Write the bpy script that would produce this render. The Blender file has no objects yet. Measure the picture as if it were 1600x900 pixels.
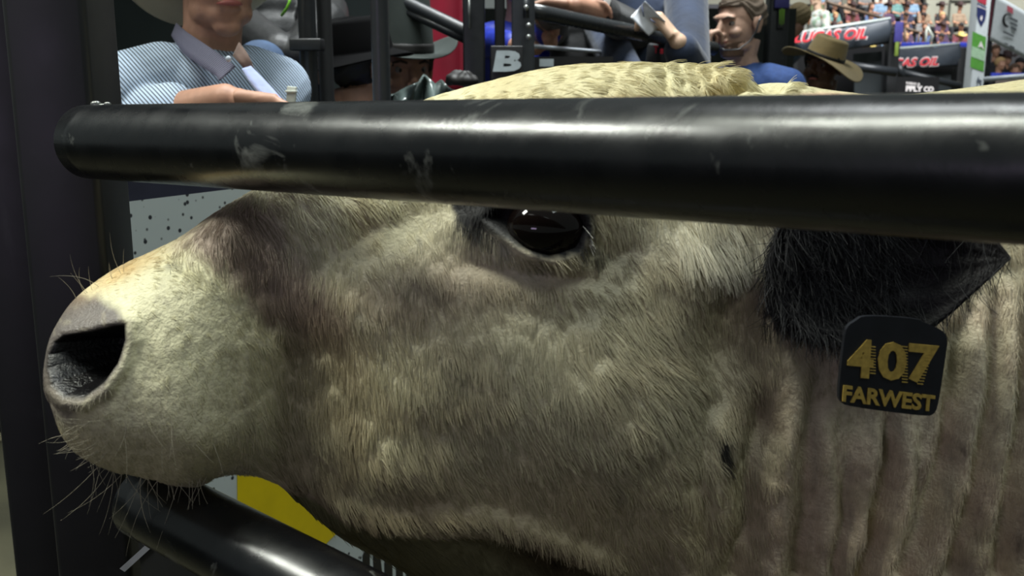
import bpy, bmesh, math, random
import numpy as np
from mathutils import Vector, Matrix, noise as mnoise

random.seed(7); RNG = np.random.default_rng(7)
SC = bpy.context.scene
COL = SC.collection
PI = math.pi

# ------------------------------------------------------------------ camera
CAM_Z = 1.55
PITCH = math.radians(11.6)
FPX = 1556.0
cam_d = bpy.data.cameras.new('camera'); cam = bpy.data.objects.new('camera', cam_d); COL.objects.link(cam)
cam_d.sensor_width = 36.0; cam_d.lens = FPX / 1600 * 36.0
cam_d.clip_start = 0.02; cam_d.clip_end = 300
cam.location = (0, 0, CAM_Z); cam.rotation_euler = (PI / 2 - PITCH, 0, 0)
cam_d.dof.use_dof = True; cam_d.dof.focus_distance = 0.95; cam_d.dof.aperture_fstop = 13.0
SC.camera = cam

# ------------------------------------------------------------------ world, exposure, lights
w = bpy.data.worlds.new('arena_ambient'); SC.world = w; w.use_nodes = True
w.node_tree.nodes['Background'].inputs[0].default_value = (0.86, 0.98, 0.94, 1)
w.node_tree.nodes['Background'].inputs[1].default_value = 0.165
SC.view_settings.view_transform = 'Standard'; SC.view_settings.look = 'None'
SC.view_settings.exposure = 0.0; SC.view_settings.gamma = 1.0; SC.view_settings.use_curve_mapping = False

def area(name, loc, target, sx, sy, power, color=(1, 1, 1)):
    l = bpy.data.lights.new(name, 'AREA'); l.shape = 'RECTANGLE'; l.size = sx; l.size_y = sy
    l.energy = power; l.color = color
    o = bpy.data.objects.new(name, l); COL.objects.link(o); o.location = loc
    o.rotation_euler = (Vector(target) - Vector(loc)).to_track_quat('-Z', 'Y').to_euler()
    return o
# arena rigging: white floodlights high above the chutes, plus fill lamps added to brighten parts
area('flood_and_fill_light', (-1.9, .45, 6.6), (.1, .75, 1.3), .8, 1.8, 21, (.96, 1.0, .88)).data.spread = math.radians(60)
area('flood_and_fill_light', (1.6, -1.0, 6.0), (-.3, 1.2, 1.2), 1.6, 1.0, 70, (.90, 1.0, .98))  # unseen fill lamp, added to brighten the sign board, cheek and neck
area('flood_and_fill_light', (4.0, 9.0, 8.5), (4.0, 14.0, 1.5), 8.0, 3.0, 560, (.95, .98, 1.0)).data.spread = math.radians(90)
area('flood_and_fill_light', (14.0, 24.0, 14.0), (14.0, 34.0, 3.0), 14.0, 6.0, 3600, (1.0, .97, .92)).data.spread = math.radians(110)
area('flood_and_fill_light', (0.2, 3.1, 5.0), (-.1, 3.2, 1.4), 3.4, 1.0, 75, (.95, 1.0, 1.0)).data.spread = math.radians(64)  # unseen fill lamp, added for the people behind the bull
area('flood_and_fill_light', (-4.0, 6.0, 6.5), (-2.8, 4.3, 0.0), 1.5, 1.0, 70, (1.0, 1.0, .92)).data.spread = math.radians(50)  # added out of view to brighten the dirt at the lower left
area('flood_and_fill_light', (-3.2, .8, 4.6), (-.36, .76, 1.35), .8, .8, 15, (.97, 1.0, .9)).data.spread = math.radians(60)  # extra lamp, added from the left to brighten the muzzle
area('stage_light', (-2.6, -3.4, 1.9), (0.0, .6, 1.35), 1.2, .35, 12, (.80, .62, 1.0))

# ------------------------------------------------------------------ geometry helpers
CP, SP_ = math.cos(PITCH), math.sin(PITCH)
CAMP = np.array([0, 0, CAM_Z]); CR = np.array([1.0, 0, 0]); CU = np.array([0, SP_, CP]); CF = np.array([0, CP, -SP_])

def P(px, py, d):
    """the point of the place seen at (px, py) of the 1600x900 frame at distance d along the optical axis"""
    px, py, d = np.broadcast_arrays(np.asarray(px, float), np.asarray(py, float), np.asarray(d, float))
    r = CF + ((px - 800) / FPX)[..., None] * CR - ((py - 450) / FPX)[..., None] * CU
    return CAMP + d[..., None] * r
def V(px, py, d): return Vector(P(px, py, d).tolist())
def VY(px, py, Y):
    """same with world distance Y"""
    r = CF + (px - 800) / FPX * CR - (py - 450) / FPX * CU
    return Vector((CAMP + r * (Y / r[1])).tolist())
def VZ(px, py, z):
    r = CF + (px - 800) / FPX * CR - (py - 450) / FPX * CU
    return Vector((CAMP + r * ((z - CAM_Z) / r[2])).tolist())
def project(W):
    v = W - CAMP
    d = v @ CF
    return 800 + FPX * (v @ CR) / d, 450 - FPX * (v @ CU) / d, d

# ------------------------------------------------------------------ materials
def lin(c): return tuple((x / 12.92 if x <= .04045 else ((x + .055) / 1.055) ** 2.4) for x in c)
def rgb(r, g, b): return lin((r / 255, g / 255, b / 255))
_mats = {}
def mat(name, col=None, rough=.6, metal=0., spec=.5, noise=None, bump=None, attr=None, emit=0., sheen=0., trans=0., coat=0.):
    """noise=(scale, amount, detail) varies colour; bump=(scale, strength)"""
    if name in _mats: return _mats[name]
    m = bpy.data.materials.new(name); m.use_nodes = True; _mats[name] = m
    nt = m.node_tree; b = nt.nodes['Principled BSDF']
    b.inputs['Roughness'].default_value = rough; b.inputs['Metallic'].default_value = metal
    b.inputs['Specular IOR Level'].default_value = spec
    if coat: b.inputs['Coat Weight'].default_value = coat
    if sheen: b.inputs['Sheen Weight'].default_value = sheen
    if trans: b.inputs['Transmission Weight'].default_value = trans
    tc = nt.nodes.new('ShaderNodeTexCoord')
    src = None
    if attr:
        a = nt.nodes.new('ShaderNodeAttribute'); a.attribute_name = attr; src = a.outputs['Color']
    if col is not None:
        b.inputs['Base Color'].default_value = (*col, 1)
        if emit:
            b.inputs['Emission Color'].default_value = (*col, 1); b.inputs['Emission Strength'].default_value = emit
    if noise or not src:
        sc, amt, det = noise or (30, .12, 2)
        n = nt.nodes.new('ShaderNodeTexNoise'); n.inputs['Scale'].default_value = sc; n.inputs['Detail'].default_value = det
        nt.links.new(tc.outputs['Object'], n.inputs['Vector'])
        mr = nt.nodes.new('ShaderNodeMapRange'); mr.inputs['From Min'].default_value = .3; mr.inputs['From Max'].default_value = .7
        mr.inputs['To Min'].default_value = 1 - amt; mr.inputs['To Max'].default_value = 1 + amt
        nt.links.new(n.outputs['Fac'], mr.inputs['Value'])
        mx = nt.nodes.new('ShaderNodeVectorMath'); mx.operation = 'SCALE'
        if src: nt.links.new(src, mx.inputs[0])
        else: mx.inputs[0].default_value = col
        nt.links.new(mr.outputs['Result'], mx.inputs['Scale']); src = mx.outputs['Vector']
    nt.links.new(src, b.inputs['Base Color'])
    if bump:
        n2 = nt.nodes.new('ShaderNodeTexNoise'); n2.inputs['Scale'].default_value = bump[0]; n2.inputs['Detail'].default_value = 4
        nt.links.new(tc.outputs['Object'], n2.inputs['Vector'])
        bp = nt.nodes.new('ShaderNodeBump'); bp.inputs['Strength'].default_value = bump[1]; bp.inputs['Distance'].default_value = .004
        nt.links.new(n2.outputs['Fac'], bp.inputs['Height']); nt.links.new(bp.outputs['Normal'], b.inputs['Normal'])
    return m

def painted_metal(name, base, scratch, rough=.28, scr_amt=.62, scale=9., spec=.5):
    """glossy chipped paint: scuffs are marks of their own"""
    m = bpy.data.materials.new(name); m.use_nodes = True; nt = m.node_tree; b = nt.nodes['Principled BSDF']; _mats[name] = m
    tc = nt.nodes.new('ShaderNodeTexCoord')
    n = nt.nodes.new('ShaderNodeTexNoise'); n.inputs['Scale'].default_value = scale; n.inputs['Detail'].default_value = 7; n.inputs['Roughness'].default_value = .62
    n.inputs['Distortion'].default_value = .8
    nt.links.new(tc.outputs['Object'], n.inputs['Vector'])
    r = nt.nodes.new('ShaderNodeValToRGB'); r.color_ramp.elements[0].position = scr_amt; r.color_ramp.elements[1].position = scr_amt + .13
    nt.links.new(n.outputs['Fac'], r.inputs['Fac'])
    mx = nt.nodes.new('ShaderNodeMix'); mx.data_type = 'RGBA'
    mx.inputs[6].default_value = (*base, 1); mx.inputs[7].default_value = (*scratch, 1)
    nt.links.new(r.outputs['Color'], mx.inputs[0]); nt.links.new(mx.outputs[2], b.inputs['Base Color'])
    n2 = nt.nodes.new('ShaderNodeTexNoise'); n2.inputs['Scale'].default_value = scale * 2.2; n2.inputs['Detail'].default_value = 5
    nt.links.new(tc.outputs['Object'], n2.inputs['Vector'])
    mr = nt.nodes.new('ShaderNodeMapRange'); mr.inputs['To Min'].default_value = rough - .09; mr.inputs['To Max'].default_value = rough + .16
    nt.links.new(n2.outputs['Fac'], mr.inputs['Value']); nt.links.new(mr.outputs['Result'], b.inputs['Roughness'])
    bp = nt.nodes.new('ShaderNodeBump'); bp.inputs['Strength'].default_value = .12; bp.inputs['Distance'].default_value = .003
    nt.links.new(n2.outputs['Fac'], bp.inputs['Height']); nt.links.new(bp.outputs['Normal'], b.inputs['Normal'])
    b.inputs['Specular IOR Level'].default_value = spec
    return m

# ------------------------------------------------------------------ object helpers
def props(o, label=None, cat=None, group=None, kind=None):
    if label: o['label'] = label
    if cat: o['category'] = cat
    if group: o['group'] = group
    if kind: o['kind'] = kind
    return o
def empty(name, loc, label, cat, group=None, rot=(0, 0, 0)):
    o = bpy.data.objects.new(name, None); COL.objects.link(o); o.location = loc; o.rotation_euler = rot
    o.empty_display_size = .1
    return props(o, label, cat, group)
def link(name, me, m, parent=None, keep_world=True):
    o = bpy.data.objects.new(name, me); COL.objects.link(o)
    if m and not me.materials: me.materials.append(m)
    if parent:
        o.parent = parent
        if keep_world: o.matrix_parent_inverse = world_mat(parent).inverted()
    return o
def world_mat(o):
    M = Matrix.LocRotScale(o.location, o.rotation_euler, o.scale)
    return (world_mat(o.parent) @ o.matrix_parent_inverse @ M) if o.parent else M
def mesh_np(name, verts, faces, m=None, parent=None, smooth=True, colors=None):
    me = bpy.data.meshes.new(name)
    me.from_pydata([tuple(v) for v in np.asarray(verts).tolist()], [], [tuple(f) for f in (faces.tolist() if hasattr(faces, 'tolist') else faces)])
    if smooth: me.polygons.foreach_set('use_smooth', [True] * len(me.polygons))
    if colors is not None:
        a = me.attributes.new('col', 'FLOAT_COLOR', 'POINT')
        c = np.ones((len(verts), 4), np.float32); c[:, :3] = colors; a.data.foreach_set('color', c.ravel())
    me.update()
    return link(name, me, m, parent)

class MB:
    """collects shapes into ONE mesh"""
    def __init__(s): s.v = []; s.f = []; s.mi = []; s.cur = 0
    def add(s, vs, fs):
        n = len(s.v); s.v += [tuple(v) for v in vs]; s.f += [tuple(i + n for i in f) for f in fs]; s.mi += [s.cur] * len(fs); return s
    def box(s, c, size, R=None, bev=0.):
        c = Vector(c); hx, hy, hz = (x / 2 for x in size); R = R or Matrix.Identity(3)
        if bev <= 0:
            vs = [c + R @ Vector((x * hx, y * hy, z * hz)) for x in (-1, 1) for y in (-1, 1) for z in (-1, 1)]
            return s.add(vs, [(0, 1, 3, 2), (4, 6, 7, 5), (0, 4, 5, 1), (2, 3, 7, 6), (0, 2, 6, 4), (1, 5, 7, 3)])
        bm = bmesh.new(); bmesh.ops.create_cube(bm, size=1)
        for v in bm.verts: v.co = Vector((v.co.x * size[0], v.co.y * size[1], v.co.z * size[2]))
        bmesh.ops.bevel(bm, geom=bm.edges[:], offset=bev, segments=3, affect='EDGES', profile=.5)
        bm.verts.index_update()
        s.add([c + R @ v.co for v in bm.verts], [[v.index for v in f.verts] for f in bm.faces]); bm.free(); return s
    def tube(s, pts, r, n=24, cap=True):
        pts = [Vector(p) for p in pts]; rs = r if hasattr(r, '__len__') else [r] * len(pts)
        t0 = (pts[1] - pts[0]).normalized(); up = Vector((0, 0, 1)) if abs(t0.z) < .9 else Vector((1, 0, 0))
        x = t0.cross(up).normalized(); vs = []; fs = []
        for i, p in enumerate(pts):
            t = (pts[min(i + 1, len(pts) - 1)] - pts[max(i - 1, 0)]).normalized()
            x = (x - t * x.dot(t)).normalized(); y = t.cross(x)
            for k in range(n):
                a = 2 * PI * k / n; vs.append(p + (x * math.cos(a) + y * math.sin(a)) * rs[i])
        for i in range(len(pts) - 1):
            for k in range(n):
                fs.append((i * n + k, i * n + (k + 1) % n, (i + 1) * n + (k + 1) % n, (i + 1) * n + k))
        if cap:
            fs.append(tuple(range(n))[::-1]); fs.append(tuple((len(pts) - 1) * n + k for k in range(n)))
        return s.add(vs, fs)
    def ell(s, c, rad, R=None, seg=20, ring=12):
        c = Vector(c); R = R or Matrix.Identity(3); vs = [c + R @ Vector((0, 0, rad[2]))]; fs = []
        for i in range(1, ring):
            ph = PI * i / ring
            for k in range(seg):
                a = 2 * PI * k / seg
                vs.append(c + R @ Vector((rad[0] * math.sin(ph) * math.cos(a), rad[1] * math.sin(ph) * math.sin(a), rad[2] * math.cos(ph))))
        vs.append(c + R @ Vector((0, 0, -rad[2]))); L = len(vs) - 1
        for k in range(seg): fs.append((0, 1 + k, 1 + (k + 1) % seg)); fs.append((L, 1 + (ring - 2) * seg + (k + 1) % seg, 1 + (ring - 2) * seg + k))
        for i in range(ring - 2):
            for k in range(seg):
                a = 1 + i * seg + k; b = 1 + i * seg + (k + 1) % seg
                fs.append((a, a + seg, b + seg, b))
        return s.add(vs, fs)
    def sheet(s, fn, nu, nv, thick, closed_u=False):
        """fn(u,v)->Vector on a grid, given real thickness along its normal"""
        g = [[Vector(fn(i / nu, j / nv)) for j in range(nv + 1)] for i in range(nu + 1)]
        nrm = [[None] * (nv + 1) for _ in range(nu + 1)]
        for i in range(nu + 1):
            for j in range(nv + 1):
                du = g[min(i + 1, nu)][j] - g[max(i - 1, 0)][j]; dv = g[i][min(j + 1, nv)] - g[i][max(j - 1, 0)]
                nrm[i][j] = du.cross(dv).normalized()
        vs = []; idx = lambda i, j, k: (i * (nv + 1) + j) * 2 + k
        for i in range(nu + 1):
            for j in range(nv + 1):
                vs += [g[i][j] + nrm[i][j] * thick / 2, g[i][j] - nrm[i][j] * thick / 2]
        fs = []
        for i in range(nu):
            for j in range(nv):
                fs.append((idx(i, j, 0), idx(i + 1, j, 0), idx(i + 1, j + 1, 0), idx(i, j + 1, 0)))
                fs.append((idx(i, j, 1), idx(i, j + 1, 1), idx(i + 1, j + 1, 1), idx(i + 1, j, 1)))
        for i in range(nu):
            fs.append((idx(i, 0, 0), idx(i, 0, 1), idx(i + 1, 0, 1), idx(i + 1, 0, 0)))
            fs.append((idx(i, nv, 0), idx(i + 1, nv, 0), idx(i + 1, nv, 1), idx(i, nv, 1)))
        if not closed_u:
            for j in range(nv):
                fs.append((idx(0, j, 0), idx(0, j + 1, 0), idx(0, j + 1, 1), idx(0, j, 1)))
                fs.append((idx(nu, j, 0), idx(nu, j, 1), idx(nu, j + 1, 1), idx(nu, j + 1, 0)))
        return s.add(vs, fs)
    def prism(s, outline, thick_vec):
        """closed outline (list of points) extruded by a vector"""
        n = len(outline); a = [Vector(p) for p in outline]; t = Vector(thick_vec)
        vs = a + [p + t for p in a]
        fs = [tuple(range(n))[::-1], tuple(range(n, 2 * n))] + [(i, (i + 1) % n, n + (i + 1) % n, n + i) for i in range(n)]
        return s.add(vs, fs)
    def build(s, name, m, parent=None, smooth=True, angle=None):
        me = bpy.data.meshes.new(name); me.from_pydata(s.v, [], s.f)
        ms = m if isinstance(m, (list, tuple)) else [m]
        for x in ms: me.materials.append(x)
        if len(ms) > 1: me.polygons.foreach_set('material_index', s.mi)
        if smooth:
            me.polygons.foreach_set('use_smooth', [True] * len(me.polygons))
            if angle: me.set_sharp_from_angle(angle=math.radians(angle))
        me.update()
        return link(name, me, None, parent)

def remeshed(name, mb, m, parent=None, voxel=.006, smooth=3, factor=.5):
    """fuse overlapping shapes into one continuous skin"""
    me = bpy.data.meshes.new(name + '_raw'); me.from_pydata(mb.v, [], mb.f); me.update()
    t = bpy.data.objects.new('tmp', me); COL.objects.link(t)
    r = t.modifiers.new('r', 'REMESH'); r.mode = 'VOXEL'; r.voxel_size = voxel; r.use_smooth_shade = True
    s = t.modifiers.new('s', 'SMOOTH'); s.iterations = smooth; s.factor = factor
    dg = bpy.context.evaluated_depsgraph_get(); ev = t.evaluated_get(dg)
    out = bpy.data.meshes.new_from_object(ev); out.name = name
    bpy.data.objects.remove(t); bpy.data.meshes.remove(me)
    out.materials.clear()
    out.polygons.foreach_set('use_smooth', [True] * len(out.polygons))
    return link(name, out, m, parent)

def text_mesh(body, size=1., bold=.0, shear=0., align='LEFT', extrude=.01, spacing=1., wscale=1.):
    c = bpy.data.curves.new('t', 'FONT'); c.body = body; c.size = size; c.offset = bold; c.shear = shear
    c.align_x = align; c.extrude = extrude; c.space_character = spacing; c.resolution_u = 3
    o = bpy.data.objects.new('t', c); COL.objects.link(o)
    dg = bpy.context.evaluated_depsgraph_get(); me = bpy.data.meshes.new_from_object(o.evaluated_get(dg))
    bpy.data.objects.remove(o); bpy.data.curves.remove(c)
    me.materials.clear()
    return me
def place_text(name, body, m, parent, origin, xdir, ydir, height, width=None, bold=0., shear=0., depth=.001, spacing=1.):
    """lettering whose lower-left corner is at origin, running along xdir, standing along ydir; fitted to height and width"""
    me = text_mesh(body, 1., bold, shear, 'LEFT', .5, spacing)
    co = np.empty(len(me.vertices) * 3, np.float32); me.vertices.foreach_get('co', co); co = co.reshape(-1, 3)
    mn, mx = co.min(0), co.max(0); h = mx[1] - mn[1]; wd = mx[0] - mn[0]
    sx = (width / wd) if width else height / h; sy = height / h
    X = Vector(xdir).normalized(); Y = Vector(ydir).normalized(); Z = X.cross(Y).normalized(); O = Vector(origin)
    new = [O + X * ((c[0] - mn[0]) * sx) + Y * ((c[1] - mn[1]) * sy) + Z * (c[2] * depth) for c in co.tolist()]
    me.vertices.foreach_set('co', np.array([tuple(v) for v in new], np.float32).ravel()); me.update(); me.name = name
    me.polygons.foreach_set('use_smooth', [False] * len(me.polygons))
    return link(name, me, m, parent)

def vnoise(x, y, seed=0):
    """smooth value noise, vectorised, -1..1"""
    xi = np.floor(x).astype(np.int64); yi = np.floor(y).astype(np.int64); xf = x - xi; yf = y - yi
    def h(a, b):
        n = (a * 374761393 + b * 668265263 + seed * 1442695041) & 0xffffffff
        n = ((n ^ (n >> 13)) * 1274126177) & 0xffffffff
        return ((n ^ (n >> 16)) & 0xffff) / 32767.5 - 1
    u = xf * xf * (3 - 2 * xf); v = yf * yf * (3 - 2 * yf)
    return (h(xi, yi) * (1 - u) + h(xi + 1, yi) * u) * (1 - v) + (h(xi, yi + 1) * (1 - u) + h(xi + 1, yi + 1) * u) * v
def fbm(x, y, oct=4, seed=0):
    t = 0; a = 1; s = 0
    for i in range(oct): t = t + a * vnoise(x * 2 ** i, y * 2 ** i, seed + i); s += a; a *= .55
    return t / s
def sstep(e0, e1, x): t = np.clip((x - e0) / (e1 - e0), 0, 1); return t * t * (3 - 2 * t)
def poly_dist(u, v, pts):
    """distance to an open polyline"""
    d = np.full(u.shape, 1e9)
    for (x0, y0), (x1, y1) in zip(pts[:-1], pts[1:]):
        dx, dy = x1 - x0, y1 - y0; t = np.clip(((u - x0) * dx + (v - y0) * dy) / (dx * dx + dy * dy), 0, 1)
        d = np.minimum(d, np.hypot(u - x0 - t * dx, v - y0 - t * dy))
    return d
def poly_sd(u, v, pts):
    """signed distance, positive inside a closed polygon"""
    pts = list(pts); d = poly_dist(u, v, pts + [pts[0]]); ins = np.zeros(u.shape, bool)
    for (x0, y0), (x1, y1) in zip(pts, pts[1:] + [pts[0]]):
        c = ((y0 > v) != (y1 > v)); xx = (x1 - x0) * (v - y0) / ((y1 - y0) if y1 != y0 else 1e-9) + x0
        ins ^= c & (u < xx)
    return np.where(ins, d, -d)
# ================================================================== the gate the bull looks through
M_BLK = painted_metal('black_gloss_paint', rgb(8, 10, 14), rgb(120, 122, 118), rough=.24, scr_amt=.585, scale=17, spec=.65)
M_POST = painted_metal('black_post_paint', rgb(15, 16, 19), rgb(46, 46, 50), rough=.42, scr_amt=.6, scale=7)

RA = V(112, 221, .835); RB = V(1600, 264, .392)
rail_dir = (RB - RA).normalized()
m = MB()
pts = [RA + rail_dir * t for t in np.linspace(.028, 1.25, 60)]
m.tube(pts, .0300, 64)
rail = m.build('upper_gate_rail', M_BLK); props(rail, 'thick scuffed glossy black pipe rail crossing in front of the bull\'s forehead', 'rail')
for px, py, r in ((108, 178, .0028), (116, 172, .0022), (150, 160, .0030), (160, 163, .0024), (168, 160, .002), (136, 168, .002)):
    m = MB(); m.ell(V(px, py + 3, .826 - (px - 112) * .00045), (r * 1.6, r, r), None, 10, 8); m.build('weld_bead', mat('bare_weld', rgb(120, 122, 120), rough=.3, metal=.6), rail)

LA = V(205, 768, .80); LB = V(640, 1000, .635)
ld = (LB - LA).normalized()
m = MB(); m.tube([LA + ld * t for t in np.linspace(.02, .9, 40)], .0300, 64)
lr = m.build('lower_gate_rail', M_BLK); props(lr, 'scuffed black pipe rail slanting below the bull\'s chin at the bottom', 'rail')

def square_post(name, px, top_py, d, wx, wy, z0, z1, yaw, m_, label, cat='post'):
    c = V(px, top_py, d)
    R = Matrix.Rotation(yaw, 3, 'Z')
    mb = MB(); mb.box((c.x, c.y, (z0 + z1) / 2), (wx, wy, z1 - z0), R, bev=.006)
    o = mb.build(name, m_, smooth=True, angle=40); return props(o, label, cat)
gp = square_post('gate_post', 113, 222, .872, .069, .069, 0, 2.3, math.radians(0), M_POST, 'tall black square steel gate post behind the bull\'s muzzle')
sp2 = square_post('side_post', 22, 222, .93, .056, .06, 0, 2.3, 0, M_POST, 'second black steel post left of the gate post at the frame edge')
# ================================================================== the bull
YAW = math.radians(9)
BA = np.array([math.cos(YAW), math.sin(YAW), 0]); BZ = np.array([0, 0, 1.0]); BC = np.array([math.sin(YAW), -math.cos(YAW), 0])
BO = P(600, 450, .775)
def on_plane(px, py, c):
    """(a, z) of the bull's own side-view plane, offset c towards its left flank, seen at a pixel"""
    r = CF + ((np.asarray(px, float) - 800) / FPX)[..., None] * CR - ((np.asarray(py, float) - 450) / FPX)[..., None] * CU
    o = BO + BC * c
    t = ((o - CAMP) @ BC) / (r @ BC); W = CAMP + t[..., None] * r
    return (W - BO) @ BA, (W - BO) @ BZ
def bull_world(a, z, c): return BO + a[..., None] * BA + z[..., None] * BZ + c[..., None] * BC

ST = np.array([  # top x,y   bottom x,y   half width   squareness   outline offset
    (74, 553, 74, 567, .004, 2.0, .03),
    (79, 517, 80, 612, .034, 2.0, .03),
    (97, 484, 98, 660, .052, 2.1, .03),
    (130, 455, 122, 706, .064, 2.2, .03),
    (172, 429, 170, 734, .071, 2.3, .03),
    (215, 409, 235, 752, .075, 2.3, .03),
    (270, 381, 302, 768, .076, 2.3, .03),
    (332, 338, 352, 752, .072, 2.3, .03),
    (400, 298, 415, 764, .067, 2.2, .03),
    (520, 232, 462, 800, .072, 2.2, .03),
    (655, 163, 530, 862, .095, 2.2, .03),
    (780, 125, 612, 905, .118, 2.25, .03),
    (900, 101, 700, 950, .130, 2.3, .03),
    (1050, 97, 830, 1010, .136, 2.3, .03),
    (1170, 108, 990, 1080, .140, 2.3, .03),
    (1240, 126, 1140, 1140, .142, 2.3, .03),
    (1320, 141, 1280, 1190, .150, 2.3, .03),
    (1430, 149, 1420, 1230, .165, 2.3, .03),
    (1570, 136, 1600, 1280, .195, 2.3, .03),
    (1780, 108, 1850, 1330, .24, 2.3, .03),
    (2150, 80, 2250, 1370, .29, 2.3, .03),
    (2700, 110, 2800, 1370, .32, 2.3, .03),
    (3500, 180, 3500, 1250, .33, 2.2, .03),
    (4000, 230, 4000, 1150, .30, 2.1, .03),
    (4250, 420, 4250, 900, .16, 2.0, .03),
    (4300, 560, 4300, 700, .02, 2.0, .03)], float)
def catmull(K, t):
    n = len(K); i = np.clip(np.floor(t).astype(int), 0, n - 2); f = (t - i)[:, None]
    p0 = K[np.maximum(i - 1, 0)]; p1 = K[i]; p2 = K[i + 1]; p3 = K[np.minimum(i + 2, n - 1)]
    return .5 * (2 * p1 + (p2 - p0) * f + (2 * p0 - 5 * p1 + 4 * p2 - p3) * f ** 2 + (3 * p1 - p0 - 3 * p2 + p3) * f ** 3)
tt = np.concatenate([np.linspace(0, 8, 190, endpoint=False), np.linspace(8, 19, 330, endpoint=False), np.linspace(19, len(ST) - 1, 50)])
KS = catmull(ST, tt)
NS, NT = len(tt), 420
ta, tz = on_plane(KS[:, 0], KS[:, 1], .03); ba, bz = on_plane(KS[:, 2], KS[:, 3], .03)
# angle: dense on the near side; th from 0 (top) over the near flank to pi (bottom) and back over the far flank
th = np.concatenate([np.linspace(0, PI, 290, endpoint=False), np.linspace(PI, 2 * PI, NT - 290, endpoint=False)])
ct, stn = np.cos(th), np.sin(th)
tpos = np.sign(ct) * np.abs(ct) ** .92
A = ((ta + ba) / 2)[:, None] + ((ta - ba) / 2)[:, None] * tpos
Z = ((tz + bz) / 2)[:, None] + ((tz - bz) / 2)[:, None] * tpos
nn = KS[:, 5][:, None]
Cc = KS[:, 4][:, None] * np.clip(1 - np.abs(tpos)[None, :] ** nn, 0, 1) ** (1 / nn) * np.sign(stn)[None, :]
SIDE = np.where(stn >= 0, 1., -1.)[None, :] * np.ones_like(A)

def near_px():
    W = bull_world(A, Z, np.abs(Cc)); return project(W)[:2]
U0, V0 = near_px()
U, Vp = U0.copy(), V0.copy()

def gauss(u0, v0, ru, rv, ang=0):
    a = math.radians(ang); du = U - u0; dv = Vp - v0
    x = du * math.cos(a) + dv * math.sin(a); y = -du * math.sin(a) + dv * math.cos(a)
    return np.exp(-(x / ru) ** 2 - (y / rv) ** 2)
LAT = np.zeros_like(A)          # lateral displacement, metres, positive = outwards
# --- muzzle
LAT += .016 * gauss(150, 640, 120, 90, 20)                 # fleshy upper lip
LAT += .010 * gauss(240, 520, 100, 90)
LAT += .014 * gauss(300, 640, 90, 80)
LAT -= .011 * gauss(475, 640, 55, 150, 8)                  # hollow behind the muzzle
LAT -= .007 * gauss(430, 450, 50, 120, -25)
LAT += .010 * gauss(560, 500, 90, 60, 30)                  # facial crest
LAT += .005 * gauss(650, 440, 170, 48, -18)
LAT -= .010 * gauss(640, 350, 120, 40, -20)
LAT += .008 * gauss(330, 690, 70, 40)
# --- eye region
LAT += .022 * gauss(845, 355, 105, 75)
LAT += .014 * gauss(860, 290, 110, 40, 8)
LAT -= .009 * gauss(740, 400, 60, 35, 20)
LAT -= .008 * gauss(840, 425, 90, 16, 8)
LAT -= .006 * gauss(960, 400, 50, 40, 30)
# --- cheek and jaw
LAT += .026 * gauss(930, 650, 210, 170, 25)
LAT += .012 * gauss(640, 620, 130, 110)
LAT += .012 * gauss(620, 740, 150, 60, 20)
LAT -= .016 * gauss(1150, 520, 60, 170, 12)
LAT += .010 * gauss(1090, 420, 60, 70)
# --- jaw edge over the throat
jaw = [(470, 772), (520, 806), (560, 820), (614, 829), (675, 832), (740, 832), (800, 846), (870, 872), (940, 905), (1010, 950)]
dj = poly_dist(U, Vp, jaw); yj = np.interp(U, [p[0] for p in jaw], [p[1] for p in jaw])
below = np.clip(Vp - yj, 0, None)
LAT -= .030 * sstep(0, 34, below) * sstep(430, 560, U) * (1 - sstep(980, 1150, U))
LAT -= .010 * np.exp(-(dj / 9) ** 2)
LAT -= .035 * gauss(850, 905, 100, 34, 22)
LAT += .010 * np.exp(-((Vp - yj + 26) / 26) ** 2) * sstep(460, 560, U) * (1 - sstep(900, 1000, U))
# --- neck folds
folds = [([(1392, 610), (1388, 700), (1372, 790), (1345, 910)], 13, .020),
         ([(1275, 560), (1262, 680), (1255, 780), (1242, 900)], 16, .012),
         ([(1205, 540), (1190, 640), (1165, 740), (1155, 900)], 24, .014),
         ([(1505, 470), (1490, 600), (1470, 720), (1410, 900)], 15, .014),
         ([(1562, 420), (1552, 560), (1530, 700), (1490, 900)], 13, .012),
         ([(1330, 660), (1322, 760), (1300, 900)], 10, .006),
         ([(1440, 640), (1425, 760), (1385, 900)], 10, .006),
         ([(1100, 640), (1095, 760), (1110, 900)], 22, .007),
         ([(1610, 420), (1600, 600), (1570, 900)], 14, .012)]
wob = 10 * fbm(U / 60, Vp / 90, 3, 5)
for pts_, wd, amt in folds:
    d = poly_dist(U + wob, Vp, pts_); y0_ = pts_[0][1]; amt = .9 * amt * sstep(y0_ - 10, y0_ + 150, Vp); LAT += -amt * np.exp(-(d / wd) ** 2) + .45 * amt * np.exp(-((d - 2.1 * wd) / (wd * 1.1)) ** 2)
LAT += .004 * fbm(U / 38, Vp / 140, 3, 9) * sstep(1120, 1220, U)
LAT += .0030 * fbm(U / 60, Vp / 60, 4, 3) * sstep(100, 200, U)
# --- nostril
NOS = [(82, 548), (90, 530), (104, 520), (150, 512), (178, 504), (201, 500), (202, 524), (192, 558), (172, 586), (142, 608), (112, 608), (90, 592), (82, 568)]
def nos_field(u, v): return poly_sd(u, v, NOS)
ns = nos_field(U, Vp)
LAT += .006 * np.exp(-((ns + 9) / 12) ** 2)
NOSD = .034 * sstep(-1, 26, ns)
# --- fade lateral change at the midline so both halves meet
edge = np.clip(np.abs(Cc) / (KS[:, 4][:, None] + 1e-6), 0, 1)
LATw = LAT * sstep(0, .35, edge)
Cc = SIDE * (np.abs(Cc) + LATw)
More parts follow.
